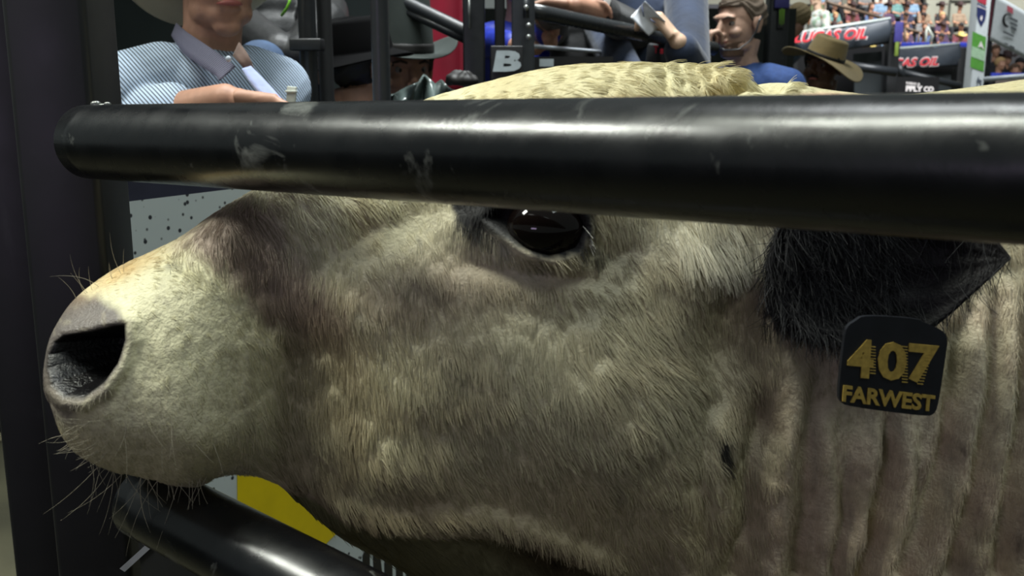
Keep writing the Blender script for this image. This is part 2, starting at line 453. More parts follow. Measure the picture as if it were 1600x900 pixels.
# --- top-line changes (poll curls)
poll = np.exp(-((U - 1090) / 150) ** 2) * np.exp(-((Vp - 110) / 70) ** 2)
curl = fbm(U / 30 + .6 * Vp / 22, Vp / 40, 3, 21)
lift = poll * .0018 * curl
lift -= .022 * np.exp(-(poly_dist(U, Vp, [(1105, 160), (1125, 140), (1165, 124), (1215, 128)]) / 10) ** 2)
for x0 in (1035, 1063, 1085, 1110, 1135):
    lift -= .0028 * np.exp(-(poly_dist(U, Vp, [(x0 - 6, 104), (x0 + 2, 125), (x0 + 12, 158)]) / 8) ** 2)
# move along the surface normal
def grid_normals(A, Z, C):
    X = np.stack([A, Z, C], -1)
    du = np.gradient(X, axis=0); dv = np.roll(X, -1, 1) - np.roll(X, 1, 1)
    n = np.cross(du, dv); n /= np.linalg.norm(n, axis=-1, keepdims=True) + 1e-12
    ctr = X.mean(1, keepdims=True)
    s = np.sign(((X - ctr) * n).sum(-1, keepdims=True)); s[s == 0] = 1
    return n * np.median(s)
N = grid_normals(A, Z, Cc)
A = A + N[..., 0] * lift; Z = Z + N[..., 1] * lift; Cc = Cc + N[..., 2] * lift
# nostril cavity pushed in and back
Cc = Cc - SIDE * NOSD; A = A + NOSD * .9
# eye socket pushed in
EYE = (852, 352)
U, Vp = near_px()
sock = [(755, 335), (785, 306), (850, 296), (898, 318), (916, 356), (902, 390), (862, 402), (822, 390), (788, 364)]
es = poly_sd(U, Vp, sock)
Cc = Cc - SIDE * .016 * sstep(-2, 16, es) + SIDE * .004 * np.exp(-((es + 8) / 7) ** 2)
U, Vp = near_px()

# --- coat colours (pigment, plus shade painted in under the cheek and in hollows)
CREAM = np.array(rgb(216, 210, 174)); WHITE = np.array(rgb(236, 232, 214)); TAN = np.array(rgb(190, 172, 132))
GREYB = np.array(rgb(178, 168, 146)); BROWN = np.array(rgb(156, 137, 124)); DKBR = np.array(rgb(128, 112, 84)); PINK = np.array(rgb(192, 172, 152))
BLACK = np.array(rgb(20, 19, 20)); MZ = np.array(rgb(84, 75, 79))
def coat(u, v, jit=0.):
    n1 = fbm(u / 70, v / 70, 4, 31); n2 = fbm(u / 14, v / 26, 3, 41); nw = fbm(u / 30, v / 30, 3, 51)
    c = np.zeros(u.shape + (3,)) + CREAM
    def blend(c, col, w): w = np.clip(w, 0, 1)[..., None]; return c * (1 - w) + np.asarray(col) * w
    def g(u0, v0, ru, rv, ang=0):
        a = math.radians(ang); du = u - u0; dv = v - v0
        x = du * math.cos(a) + dv * math.sin(a); y = -du * math.sin(a) + dv * math.cos(a)
        return np.exp(-(x / ru) ** 2 - (y / rv) ** 2)
    c = blend(c, TAN, .40 * sstep(-.2, .6, n1) * sstep(420, 560, u))
    c = blend(c, GREYB, .55 * sstep(520, 760, u) * sstep(200, 330, v))
    c = blend(c, TAN, .5 * sstep(640, 820, v))
    c = blend(c, TAN * np.array([.97, 1., .86]), (.45 + .35 * n1) * (1 - sstep(170, 230, v)) * sstep(640, 760, u))
    c = blend(c, PINK, .55 * g(720, 430, 130, 60, -15) + .35 * g(590, 470, 80, 60))
    c = blend(c, PINK, .75 * sstep(1130, 1230, u + 30 * nw) * (.2 + .5 * sstep(-.3, .4, n1)) * sstep(300, 400, v))
    c = blend(c, GREYB * .8, .5 * sstep(.1, .6, fbm(u / 26, v / 90, 3, 61)) * sstep(1200, 1280, u) * sstep(300, 400, v))
    c = blend(c, DKBR, .65 * g(1145, 470, 60, 130) + .55 * g(1195, 650, 50, 90, 10))  # brown zone left of the ear; lower spot paints in a neck fold's shading
    # brown patch over the nose; lower run paints the shaded hollow behind the muzzle
    pat = [(262, 388), (300, 352), (345, 322), (385, 304), (425, 322), (455, 372), (500, 430), (540, 480), (560, 560), (575, 640), (570, 720), (520, 790), (440, 780), (412, 735), (425, 650), (436, 580), (430, 520), (395, 478), (352, 430), (312, 398)]
    sd = poly_sd(u, v, pat) + 16 * nw + 12 * n2
    wpat = sstep(-16, 22, sd)
    wpat = wpat * (1 - .45 * sstep(480, 600, v)); pc = BROWN[None] * (1 - sstep(420, 560, v)[..., None]) + DKBR[None] * sstep(420, 560, v)[..., None]
    c = c * (1 - wpat[..., None] * .94) + pc * wpat[..., None] * .94
    c = blend(c, DKBR, .5 * g(610, 760, 110, 60, 15) * (1 + .4 * n2))
    c = blend(c, np.array(rgb(92, 66, 42)), .85 * g(860, 880, 110, 34, 22) + .6 * g(560, 806, 60, 20, 20))  # shadow below the cheek and dark jaw fold, painted into the coat
    # muzzle skin
    ms = poly_sd(u, v, [(40, 470), (110, 455), (150, 460), (182, 482), (200, 502), (203, 530), (192, 578), (165, 618), (128, 634), (112, 664), (60, 650)]) + 8 * n2
    c = blend(c, MZ, .9 * sstep(-10, 12, ms))
    c = blend(c, np.array(rgb(196, 158, 96)), .75 * g(190, 425, 70, 16, -28))
    c = blend(c, BLACK, sstep(2, 9, poly_sd(u, v, NOS)))
    # grey mottling on the muzzle
    c = blend(c, GREYB * .7, .45 * sstep(.15, .6, fbm(u / 9, v / 12, 3, 71)) * (1 - sstep(380, 430, u)) * sstep(430, 480, v))
    c = blend(c, GREYB, .35 * sstep(560, 640, v) * (1 - sstep(380, 430, u)))
    # dark skin about the eye
    ey = poly_sd(u, v, [(696, 300), (760, 270), (850, 262), (915, 300), (930, 366), (908, 398), (856, 408), (812, 392), (782, 376), (745, 366), (712, 346)]) + 7 * n2
    c = blend(c, BLACK * 1.1, sstep(-5, 7, ey))
    c = blend(c, BLACK * 1.3, .95 * g(787, 385, 9, 14, -20) + .75 * g(930, 395, 40, 9, 18) + .5 * g(838, 418, 16, 8))
    c = blend(c, WHITE, .7 * g(765, 388, 42, 16, 18) + .4 * g(820, 425, 40, 16, 20))
    # marks
    c = blend(c, BLACK * 1.5, .97 * sstep(.25, .6, g(1130, 700, 12, 30, -8) + .15 * n2))
    c = blend(c, BLACK * 2, .75 * g(268, 414, 10, 5, -30) + .6 * g(1505, 690, 5, 14) + .6 * g(655, 378, 4, 7, -30) + .5 * g(705, 570, 50, 7, 32) + .45 * g(660, 448, 55, 12, 14) + .4 * g(560, 500, 20, 10, 40))
    c = blend(c, BLACK * 2, .5 * g(1595, 845, 12, 26) + .3 * g(960, 760, 10, 14))
    c = blend(c, WHITE, .7 * g(1130, 375, 90, 40) + .45 * g(480, 350, 60, 60, 40))
    # black side of the head where the ear grows
    eb = poly_sd(u, v, [(1215, 325), (1330, 300), (1420, 380), (1400, 470), (1330, 505), (1230, 515), (1185, 500), (1190, 430), (1205, 370)]) + 10 * n2
    c = blend(c, BLACK * 1.2, sstep(-8, 10, eb))
    # worn pink stripe on the poll
    c = blend(c, np.array(rgb(232, 120, 130)), .85 * g(1010, 158, 70, 5) + .4 * g(1290, 150, 45, 5))
    c *= (1 + .10 * n2 + .05 * n1)[..., None]
    return np.clip(c, .002, .9)
colr = coat(U.ravel(), Vp.ravel()); _w = sstep(-5, 2, ns.ravel())[:, None]; colr = colr * (1 - _w) + BLACK * _w

Wb = bull_world(A, Z, Cc).reshape(-1, 3)
ii = np.arange(NS - 1)[:, None] * NT; jj = np.arange(NT)[None, :]; j2 = (jj + 1) % NT
faces = np.stack([ii + jj, ii + j2, ii + NT + j2, ii + NT + jj], -1).reshape(-1, 4)
BV = Wb; BF = faces

# --- ears: leaf-shaped, cupped, thick; joined to the body skin
EAR_LOW = [(1205, 430), (1235, 500), (1300, 522), (1380, 528), (1440, 522), (1482, 498), (1520, 462), (1552, 428), (1573, 404)]
EAR_TOP = [(1205, 400), (1225, 340), (1290, 290), (1370, 270), (1440, 280), (1490, 310), (1530, 345), (1558, 378), (1574, 400)]
def ear_mesh(sgn):
    nu, nv = 64, 28; vs = []
    lo = catmull(np.array(EAR_LOW, float), np.linspace(0, 8, nu + 1)); hi = catmull(np.array(EAR_TOP, float), np.linspace(0, 8, nu + 1))
    for layer in (0, 1):
        for i in range(nu + 1):
            s = i / nu; c0 = .138 + .060 * s
            la, lz = on_plane(lo[i:i + 1, 0], lo[i:i + 1, 1], c0); ha, hz = on_plane(hi[i:i + 1, 0], hi[i:i + 1, 1], c0)
            for j in range(nv + 1):
                t = j / nv
                cup = .022 * math.sin(PI * t) ** .8 * math.sin(PI * min(1, s * .9 + .1))
                ripple = .0022 * math.sin(26 * t + 5 * s) * math.sin(PI * s) + .003 * math.sin(8 * s)
                th_ = (.0035 if layer else -.0035) * (1 - .75 * s) * (math.sin(PI * min(max(t, .02), .98)) ** .4)
                vs.append((la[0] + (ha[0] - la[0]) * t, lz[0] + (hz[0] - lz[0]) * t, sgn * (c0 - cup + ripple + th_)))
    n1 = (nu + 1) * (nv + 1); idx = lambda l, i, j: l * n1 + i * (nv + 1) + j; fs = []
    for i in range(nu):
        for j in range(nv):
            fs.append((idx(1, i, j), idx(1, i + 1, j), idx(1, i + 1, j + 1), idx(1, i, j + 1)))
            fs.append((idx(0, i, j), idx(0, i, j + 1), idx(0, i + 1, j + 1), idx(0, i + 1, j)))
    for i in range(nu):
        fs.append((idx(0, i, 0), idx(0, i + 1, 0), idx(1, i + 1, 0), idx(1, i, 0))); fs.append((idx(0, i, nv), idx(1, i, nv), idx(1, i + 1, nv), idx(0, i + 1, nv)))
    for j in range(nv):
        fs.append((idx(0, 0, j), idx(1, 0, j), idx(1, 0, j + 1), idx(0, 0, j + 1))); fs.append((idx(0, nu, j), idx(0, nu, j + 1), idx(1, nu, j + 1), idx(1, nu, j)))
    vs = np.array(vs); return bull_world(vs[:, 0], vs[:, 1], vs[:, 2]), np.array(fs)
ears = []
for sgn in (1, -1):
    ev, ef = ear_mesh(sgn); ears.append((ev, ef))
# --- legs, so that the animal stands on the ground outside the frame
def leg_mesh(a0, c0, front):
    rr = [(.16, .62), (.12, .50), (.085, .36), (.062, .30), (.070, .27), (.048, .16), (.055, .10), (.070, .05), (.075, 0.)]
    vs = []; fs = []; n = 20
    z_top = BO[2]
    for i, (r, hgt) in enumerate(rr):
        off = 0 if front else (-.05 if i in (3, 4) else 0)
        for k in range(n):
            t = 2 * PI * k / n; vs.append((a0 + off + r * math.cos(t), hgt - z_top + 0.0, c0 + r * .8 * math.sin(t)))
    for i in range(len(rr) - 1):
        for k in range(n): fs.append((i * n + k, i * n + (k + 1) % n, (i + 1) * n + (k + 1) % n, (i + 1) * n + k))
    vs = np.array(vs); return bull_world(vs[:, 0], vs[:, 1], vs[:, 2]), np.array(fs)
allv = [BV]; allf = [BF]; allc = [colr]; nb = len(BV)
for ev, ef in ears:
    allv.append(ev); allf.append(ef + nb); nb += len(ev)
    allc.append(np.tile(BLACK * 1.15, (len(ev), 1)))
for a0, c0, fr in ((.62, .15, 1), (.62, -.15, 1), (1.55, .16, 0), (1.55, -.16, 0)):
    lv, lf = leg_mesh(a0, c0, fr); allv.append(lv); allf.append(lf + nb); nb += len(lv); allc.append(np.tile(CREAM * .8, (len(lv), 1)))

M_HIDE = mat('bull_hide', rough=.62, spec=.35, attr='col', noise=(180, .10, 3), bump=(420, .35))
nt = M_HIDE.node_tree; wa = nt.nodes.new('ShaderNodeAttribute'); wa.attribute_name = 'wet'; mr = nt.nodes.new('ShaderNodeMapRange')
mr.inputs['To Min'].default_value = .62; mr.inputs['To Max'].default_value = .16; nt.links.new(wa.outputs['Fac'], mr.inputs['Value']); nt.links.new(mr.outputs['Result'], nt.nodes['Principled BSDF'].inputs['Roughness'])
bull = empty('bull', tuple((BO + .6 * BA - np.array([0, 0, BO[2]])).tolist()), 'large cream bull with black ears and brown nose patch, head behind black rail', 'bull')
body = mesh_np('body', np.concatenate(allv), np.concatenate(allf), M_HIDE, bull, True, np.concatenate(allc))
wetp = sstep(-6, 10, poly_sd(U.ravel(), Vp.ravel(), [(50, 480), (110, 460), (160, 468), (200, 500), (195, 560), (150, 616), (112, 628), (96, 640), (60, 620)])) * (.45 + .55 * sstep(560, 600, Vp.ravel()))
wa_ = body.data.attributes.new('wet', 'FLOAT', 'POINT'); wf = np.zeros(len(body.data.vertices), np.float32); wf[:len(wetp)] = wetp; wa_.data.foreach_set('value', wf)

# --- eyes
def bull_pt(px, py, c):
    a, z = on_plane(np.array([float(px)]), np.array([float(py)]), c); return (a[0], z[0], c)
M_EYE = mat('eyeball', rgb(14, 9, 8), rough=.05, spec=.32)
ec = bull_pt(856, 356, .121)
for sgn in (1, -1):
    m = MB(); q = bull_world(np.array([ec[0]]), np.array([ec[1]]), np.array([sgn * ec[2]]))[0]
    R = Matrix(((BA[0], BC[0], 0), (BA[1], BC[1], 0), (0, 0, 1)))
    m.ell(q, (.0275, .024, .0235), R, 40, 28); m.build('eye', M_EYE, bull)
# ================================================================== hair of the bull
def hair_obj(name, pts, cols, r0, r1, m, parent, label=None):
    """pts (n, k, 3): n hairs of k points"""
    n, k = pts.shape[:2]
    hc = bpy.data.hair_curves.new(name); hc.add_curves([k] * n)
    hc.attributes['position'].data.foreach_set('vector', pts.astype(np.float32).ravel())
    rad = hc.attributes.get('radius') or hc.attributes.new('radius', 'FLOAT', 'POINT')
    rr = np.broadcast_to(np.asarray(r0)[..., None] if np.ndim(r0) else r0, (n, 1)) * np.linspace(1, r1, k)[None]
    rad.data.foreach_set('value', rr.astype(np.float32).ravel())
    ca = hc.attributes.new('col', 'FLOAT_COLOR', 'CURVE'); c4 = np.ones((n, 4), np.float32); c4[:, :3] = cols
    ca.data.foreach_set('color', c4.ravel()); hc.materials.append(m)
    o = bpy.data.objects.new(name, hc); COL.objects.link(o); o.parent = parent; o.matrix_parent_inverse = world_mat(parent).inverted()
    if label: o['label'] = label
    return o
def hair_mat(name, rough=.55):
    m = bpy.data.materials.new(name); m.use_nodes = True; nt = m.node_tree; b = nt.nodes['Principled BSDF']
    a = nt.nodes.new('ShaderNodeAttribute'); a.attribute_name = 'col'
    nt.links.new(a.outputs['Color'], b.inputs['Base Color']); b.inputs['Roughness'].default_value = rough
    b.inputs['Specular IOR Level'].default_value = .35
    return m
M_HAIR = hair_mat('hair')
FLOW = np.array([(150, 470, .5, -.1), (230, 440, .7, .2), (300, 480, .5, .6), (150, 660, -.1, 1), (250, 600, .3, .8), (350, 600, .5, .8), (330, 700, .3, 1),
    (330, 350, .2, .8), (380, 420, -.1, 1), (450, 330, .6, .8), (500, 420, .3, 1), (480, 600, .1, 1), (600, 350, .5, .6), (600, 480, .2, .9), (620, 620, .15, 1),
    (720, 640, .35, 1), (720, 420, .1, .9), (800, 520, .15, 1), (900, 600, .25, 1), (1000, 720, .6, .8), (1040, 560, .8, .55), (960, 420, .4, .8), (1060, 400, .2, 1),
    (1150, 380, .35, 1), (1130, 480, .1, 1), (700, 740, .6, .7), (560, 770, .6, .6), (650, 870, .8, .4), (850, 790, .4, .9), (950, 850, .3, 1), (1100, 760, .5, .9),
    (700, 160, .9, .15), (820, 120, .9, .15), (900, 130, .8, .5), (1000, 110, .5, .8), (1060, 120, .3, 1), (1130, 120, .2, 1), (1160, 105, .7, .6), (1220, 115, 1, .3),
    (1250, 620, .1, 1), (1400, 700, -.1, 1), (1550, 500, -.1, 1), (1350, 145, 1, .1), (1580, 140, 1, .1), (1250, 440, .2, 1), (1320, 480, .3, 1), (550, 240, .8, .3)])
def flow(u, v):
    d = (u[:, None] - FLOW[None, :, 0]) ** 2 + (v[:, None] - FLOW[None, :, 1]) ** 2
    wgt = 1 / (d + 2500) ** 1.5; wgt /= wgt.sum(1, keepdims=True)
    f = wgt @ FLOW[:, 2:]; return f / (np.linalg.norm(f, axis=1, keepdims=True) + 1e-9)
def hairlen(u, v):
    def g(u0, v0, ru, rv): return np.exp(-((u - u0) / ru) ** 2 - ((v - v0) / rv) ** 2)
    L = np.full(u.shape, .0115)
    L = L * (1 - .58 * (1 - sstep(330, 440, u)) * sstep(400, 470, v))
    L += .006 * g(450, 340, 90, 80) + .005 * g(660, 640, 200, 120) + .008 * g(1000, 620, 120, 160)
    L += .020 * g(1130, 370, 80, 45)
    L *= 1 - .45 * sstep(1180, 1250, u) * sstep(420, 540, v)
    L += .006 * g(1080, 110, 130, 50) + .002 * g(900, 110, 200, 40)
    L += .010 * g(1250, 470, 90, 60)
    L += .006 * g(560, 790, 90, 40)
    return L
# candidate roots on the body grid
QC = Wb[BF].mean(1); e1 = Wb[BF[:, 1]] - Wb[BF[:, 0]]; e2 = Wb[BF[:, 3]] - Wb[BF[:, 0]]
FN = np.cross(e1, e2); FA = np.linalg.norm(FN, axis=1); FN /= FA[:, None] + 1e-12
# outward orientation from the loft grid
cen = Wb.reshape(NS, NT, 3).mean(1); cenq = np.repeat(cen[:-1], NT, 0)
FN *= np.sign(np.median(((QC - cenq) * FN).sum(1)))
cq = (QC - BO) @ BC; aq = (QC - BO) @ BA
pu, pv, pd = project(QC)
infr = (pu > -60) & (pu < 1680) & (pv > 40) & (pv < 960)
toward = ((CAMP - QC) * FN).sum(1) > -.02
dens = FA * np.where(infr & toward, 1.0, np.where((aq < .9), .16, .0))
def make_hair(n, seed, clump=True):
    rg = np.random.default_rng(seed)
    fi = rg.choice(len(QC), n, p=dens / dens.sum())
    s, t = rg.random(n)[:, None], rg.random(n)[:, None]
    root = Wb[BF[fi, 0]] + s * e1[fi] + t * e2[fi]; nr = FN[fi]
    c = (root - BO) @ BC; sgn = np.where(c >= 0, 1., -1.)
    mir = root - BC * (c - np.abs(c))[:, None]
    u, v, _ = project(mir)
    f = flow(u, v)
    ur, vr = u * .8 + v * .6, v * .8 - u * .6
    wv = fbm(ur / 31, vr / 19, 3, 77) * .5 + fbm(ur / 7, vr / 7, 2, 78) * .35
    curlz = np.exp(-((u - 1080) / 130) ** 2 - ((v - 120) / 45) ** 2)
    wv = wv * (1 + .8 * curlz) + rg.normal(0, .16, n)
    cs, sn = np.cos(wv), np.sin(wv); f = np.stack([f[:, 0] * cs - f[:, 1] * sn, f[:, 0] * sn + f[:, 1] * cs], 1)
    d = f[:, :1] * BA - f[:, 1:] * BZ
    d = d - nr * (d * nr).sum(1, keepdims=True); d /= np.linalg.norm(d, axis=1, keepdims=True) + 1e-9
    L = hairlen(u, v) * rg.uniform(.65, 1.25, n)
    skin = (poly_sd(u, v, NOS) > -12) | (poly_sd(u, v, [(60, 490), (110, 455), (150, 462), (190, 490), (205, 520), (190, 575), (150, 618), (100, 640), (70, 620)]) > 4) | (poly_sd(u, v, [(765, 335), (785, 300), (850, 290), (903, 315), (922, 358), (905, 396), (862, 408), (815, 396), (780, 372)]) > 0)
    lift = .24 + .22 * rg.random(n) + .12 * curlz - .08 * (v < 150)
    col = coat(u, v) * rg.uniform(.86, 1.14, n)[:, None]
    k = 5; ts = np.linspace(0, 1, k)
    side = np.cross(nr, d); bend = rg.normal(0, .10, n) + curlz * .6 * fbm(u / 17, v / 17, 2, 101)
    # lie down along the coat, tips droop
    P_ = root[:, None] + L[:, None, None] * (ts[None, :, None] * d[:, None] + (lift[:, None] * (ts - .45 * ts ** 2)[None] * .62)[..., None] * nr[:, None]
         + (bend[:, None] * (ts ** 2)[None])[..., None] * side[:, None] - (.12 * ts ** 2)[None, :, None] * BZ)
    P_ -= nr[:, None] * .0006
    if clump:        # the coat gathers into small locks
        cell = 11 + 7 * (v < 200); ci = (np.floor((ur + 6 * fbm(u / 20, v / 20, 2, 90)) / cell).astype(np.int64) * 977 + np.floor((vr + 6 * fbm(u / 20, v / 20, 2, 91)) / (cell * 1.4)).astype(np.int64)) * 2 + (sgn > 0)
        _, inv = np.unique(ci, return_inverse=True); cnt = np.bincount(inv)
        tip = P_[:, -1]; mt = np.stack([np.bincount(inv, tip[:, j]) / cnt for j in range(3)], 1)[inv]
        off = (mt - tip) * np.where(np.linalg.norm(mt - tip, axis=1, keepdims=True) < .03, 1., 0.)
        kk = (.55 * sstep(.006, .013, L))[:, None, None]; P_ = P_ + kk * (ts ** 1.4)[None, :, None] * off[:, None]
    ok = ~skin & (v > 20)
    return P_[ok], col[ok]
hp, hcx = make_hair(230000, 5)
hair_obj('coat_hair', hp, hcx, .00024, .35, M_HAIR, bull)

# ear fringe
rg = np.random.default_rng(12); hs = []; hcs = []
def surf_hair(n, verts, fcs, fn_dir, length, colr_, lift=.4, sel=None, seedv=1):
    rg = np.random.default_rng(seedv)
    q = verts[fcs].mean(1)
    a1 = verts[fcs[:, 1]] - verts[fcs[:, 0]]; a2 = verts[fcs[:, 3]] - verts[fcs[:, 0]]; nn_ = np.cross(a1, a2); ar = np.linalg.norm(nn_, axis=1); nn_ /= ar[:, None] + 1e-12
    pr = ar * (sel(q, nn_) if sel else 1); fi = rg.choice(len(q), n, p=pr / pr.sum())
    root = verts[fcs[fi, 0]] + rg.random(n)[:, None] * a1[fi] + rg.random(n)[:, None] * a2[fi]; nr = nn_[fi]
    nr = nr * np.sign((nr * (CAMP - root)).sum(1, keepdims=True))
    d = fn_dir(root, rg); L = length * rg.uniform(.5, 1.3, n); ts = np.linspace(0, 1, 5)
    side = np.cross(nr, d); bend = rg.normal(0, .25, n)
    Pp = root[:, None] + L[:, None, None] * (ts[None, :, None] * d[:, None] + lift * (ts - .5 * ts ** 2)[None, :, None] * nr[:, None] + (bend[:, None] * ts[None] ** 2)[..., None] * side[:, None])
    return Pp, np.asarray(colr_) * rg.uniform(.6, 1.9, n)[:, None]
def ear_dir(root, rg):
    v = .25 * BA - 1.0 * BZ + rg.normal(0, .35, (len(root), 3)); return v / np.linalg.norm(v, axis=1, keepdims=True)
def earsel(q, n):
    u, v, _ = project(q); return ((u < 1400) * 1.6 + .10) * (v > 330)
for k, (ev, ef) in enumerate(ears):
    a, b = surf_hair(9000 if k == 0 else 3000, ev, ef, ear_dir, .022, np.array(rgb(27, 27, 29)), .35, earsel if k == 0 else None, 21 + k); hs.append(a); hcs.append(b)
hair_obj('ear_hair', np.concatenate(hs), np.concatenate(hcs), .00025, .3, M_HAIR, bull, 'black hair of the ears')

# whiskers
def nearest_surface(px, py):
    d2 = (pu - px) ** 2 + (pv - py) ** 2 + np.where(toward, 0, 1e9); return QC[np.argmin(d2)], FN[np.argmin(d2)]
rg = np.random.default_rng(3); wh = []
def whisk(px, py, dx, dy, L, bend):
    q, nrm = nearest_surface(px, py); d = dx * BA - dy * BZ; d = d / np.linalg.norm(d); s = np.cross(BC, d)
    ts = np.linspace(0, 1, 9)[:, None]; wh.append(q + L * (ts * d + ts ** 2 * bend * s + .25 * ts * nrm) + 0)
for _ in range(34):
    px = rg.uniform(130, 330); whisk(px, 742 + 18 * math.sin((px - 130) / 64) , rg.normal(-.12, .35), 1, rg.uniform(.012, .05), rg.normal(0, .3))
for _ in range(10):
    px = rg.uniform(118, 225); whisk(px, np.interp(px, [118, 225], [468, 408]), rg.normal(-.5, .5), -1, rg.uniform(.008, .024), rg.normal(-.2, .4))
for _ in range(34):
    px = rg.uniform(98, 180); whisk(px, rg.uniform(640, 730), -1, rg.normal(.4, .3), rg.uniform(.006, .018), rg.normal(0, .3))
for _ in range(20):
    whisk(rg.uniform(160, 340), rg.uniform(560, 700), rg.normal(0, .5), 1, rg.uniform(.015, .035), rg.normal(0, .3))
wh = np.array(wh); hair_obj('whiskers', wh, np.tile(np.array(rgb(182, 174, 152)), (len(wh), 1)), .00017, .2, M_HAIR, bull, 'long pale chin and nose whiskers')
# eyelashes
el = []
for i in range(70):
    t = rg.random(); q, nrm = nearest_surface(874 + 34 * t, 326 + 26 * t); d = (.75 + rg.normal(0, .15)) * BA - (.75 + rg.normal(0, .15)) * BZ + .8 * BC
    d /= np.linalg.norm(d); ts = np.linspace(0, 1, 6)[:, None]; L = rg.uniform(.010, .021)
    el.append(q + L * (ts * d - .25 * ts ** 2 * BZ))
hair_obj('eyelashes', np.array(el), np.tile(np.array(rgb(235, 232, 222)), (len(el), 1)), .00028, .3, M_HAIR, bull, 'pale eyelashes')

# ================================================================== ear tag
M_TAG = mat('tag_plastic', rgb(22, 24, 30), rough=.42, noise=(60, .25, 3))
M_GOLD = mat('tag_lettering', rgb(168, 142, 66), rough=.55, noise=(300, .22, 3))
def earp(px, py): return Vector(bull_world(*[np.array([x]) for x in bull_pt(px, py, .196)])[0].tolist())
to = earp(1320, 505); tx = (earp(1478, 517) - to).normalized(); ty0 = (earp(1306, 632) - to); ty = (ty0 - tx * ty0.dot(tx)).normalized(); tn = tx.cross(ty).normalized()
if tn.dot(Vector((-BC).tolist())) > 0: tn = -tn
tag = empty('ear_tag', earp(1392, 640), 'black plastic ear tag with gold number 407 hanging from the bull\'s ear', 'ear tag')
outl = [(1350, 492), (1436, 498), (1444, 504), (1462, 511), (1475, 518), (1481, 530), (1479, 548), (1466, 634), (1460, 647), (1448, 651), (1324, 635), (1313, 628), (1310, 616), (1320, 520), (1326, 508), (1336, 502)]
for _ in range(2):
    outl = [q_ for (x0, y0), (x1, y1) in zip(outl, outl[1:] + outl[:1]) for q_ in ((x0 * .75 + x1 * .25, y0 * .75 + y1 * .25), (x0 * .25 + x1 * .75, y0 * .25 + y1 * .75))]
m = MB(); m.prism([earp(*p) for p in outl], -tn * .003)
m.build('tag_plate', M_TAG, tag, smooth=False)
def tagtext(s, p0, p1, p2, name, bold, shear=0.):
    o = earp(*p0); x = earp(*p1) - o; y = earp(*p2) - o; nrm = x.cross(y).normalized()
    if nrm.dot(tn) < 0: nrm = -nrm
    return place_text(name, s, M_GOLD, tag, o + tn * .0006, x, y, y.length, x.length, bold, shear, .0008)
for ch, x0, x1, dy in (('4', 1322, 1362, 0), ('0', 1369, 1413, 4), ('7', 1416, 1462, 8)):
    tagtext(ch, (x0, 588 + dy), (x1, 588 + dy + (x1 - x0) * .085), (x0 + 4, 528 + dy), 'numeral', .035)
tagtext('FARWEST', (1315, 627), (1458, 643), (1317, 601), 'lettering', .03)
m = MB(); 
for x0, yb, n_ in ((1358, 540, 10), (1408, 540, 13), (1446, 552, 11)):
    for k in range(n_):
        y = yb + k * 4.6; sh = -1.4 * k if x0 == 1446 else 0
        a = earp(x0 + sh, y) + tn * .0007; b = earp(x0 + sh + 9, y + .8) + tn * .0007; dn = (earp(x0, y + 1.6) - earp(x0, y))
        m.prism([a, b, b + dn, a + dn], tn * .0004)
m.build('numeral_shading', M_GOLD, tag, smooth=False)
# ================================================================== ground and the dark things around the gate
M_DIRT = mat('arena_dirt', rgb(70, 68, 50), rough=.95, noise=(2.2, .35, 6), bump=(14, .6))
m = MB(); m.box((2, 30, -.05), (70, 80, .1)); props(m.build('floor', M_DIRT, smooth=False), kind='structure')
M_DARKSHEET = mat('black_sheet_metal', rgb(17, 18, 20), rough=.5, noise=(6, .35, 4), bump=(30, .2))
M_CLOTHBK = mat('dark_backdrop', rgb(46, 54, 54), rough=.9, noise=(3, .2, 4))
M_GUN = painted_metal('grey_black_pipe', rgb(38, 41, 45), rgb(120, 122, 120), rough=.34, scr_amt=.66, scale=22)
M_PIPE = painted_metal('black_pipe', rgb(22, 24, 27), rgb(90, 92, 92), rough=.34, scr_amt=.66, scale=22)
M_WHITE = mat('white_vinyl', rgb(205, 212, 214), rough=.5, noise=(40, .05, 2))
M_NAVY = mat('navy_vinyl', rgb(44, 46, 66), rough=.5)
M_YEL = mat('yellow_vinyl', rgb(232, 206, 8), rough=.45, noise=(30, .04, 2))
M_BLKV = mat('black_vinyl', rgb(18, 18, 20), rough=.45)
M_RED = mat('red_vinyl', rgb(138, 10, 40), rough=.6, noise=(5, .25, 3))
M_LTGREY = mat('light_grey_letter', rgb(176, 186, 190), rough=.5)

# black sheet closing the gate below the lower rail (a step behind it)
gdir = Vector((rail_dir.x, rail_dir.y, 0)).normalized(); gn = Vector((gdir.y, -gdir.x, 0))
if gn.y < 0: gn = -gn
def gate_pt(px, py, back):
    """pixel ray onto the vertical plane of the gate, pushed back"""
    o = Vector((RA.x, RA.y, 0)) + gn * back
    r = Vector((CF + (px - 800) / FPX * CR - (py - 450) / FPX * CU).tolist()); t = (o - Vector(CAMP.tolist())).dot(gn) / r.dot(gn)
    return Vector(CAMP.tolist()) + r * t
lh = Vector((ld.x, ld.y, 0)).normalized(); gn = Vector((lh.y, -lh.x, 0))
if gn.y < 0: gn = -gn
q0 = LA - ld * .05 + gn * .034; q1 = LA + ld * .9 + gn * .034
m = MB(); m.prism([(q0.x, q0.y, .02), (q1.x, q1.y, .02), q1, q0], gn * .006)
gs = m.build('gate_sheet', M_DARKSHEET, smooth=False); props(gs, 'black sheet metal panel filling the gate below the lower rail', 'panel')
oo = q0 - gn * .001
def sheet_pt(px, py):
    r = Vector((CF + (px - 800) / FPX * CR - (py - 450) / FPX * CU).tolist()); t = (oo - Vector(CAMP.tolist())).dot(gn) / r.dot(gn)
    return Vector(CAMP.tolist()) + r * t
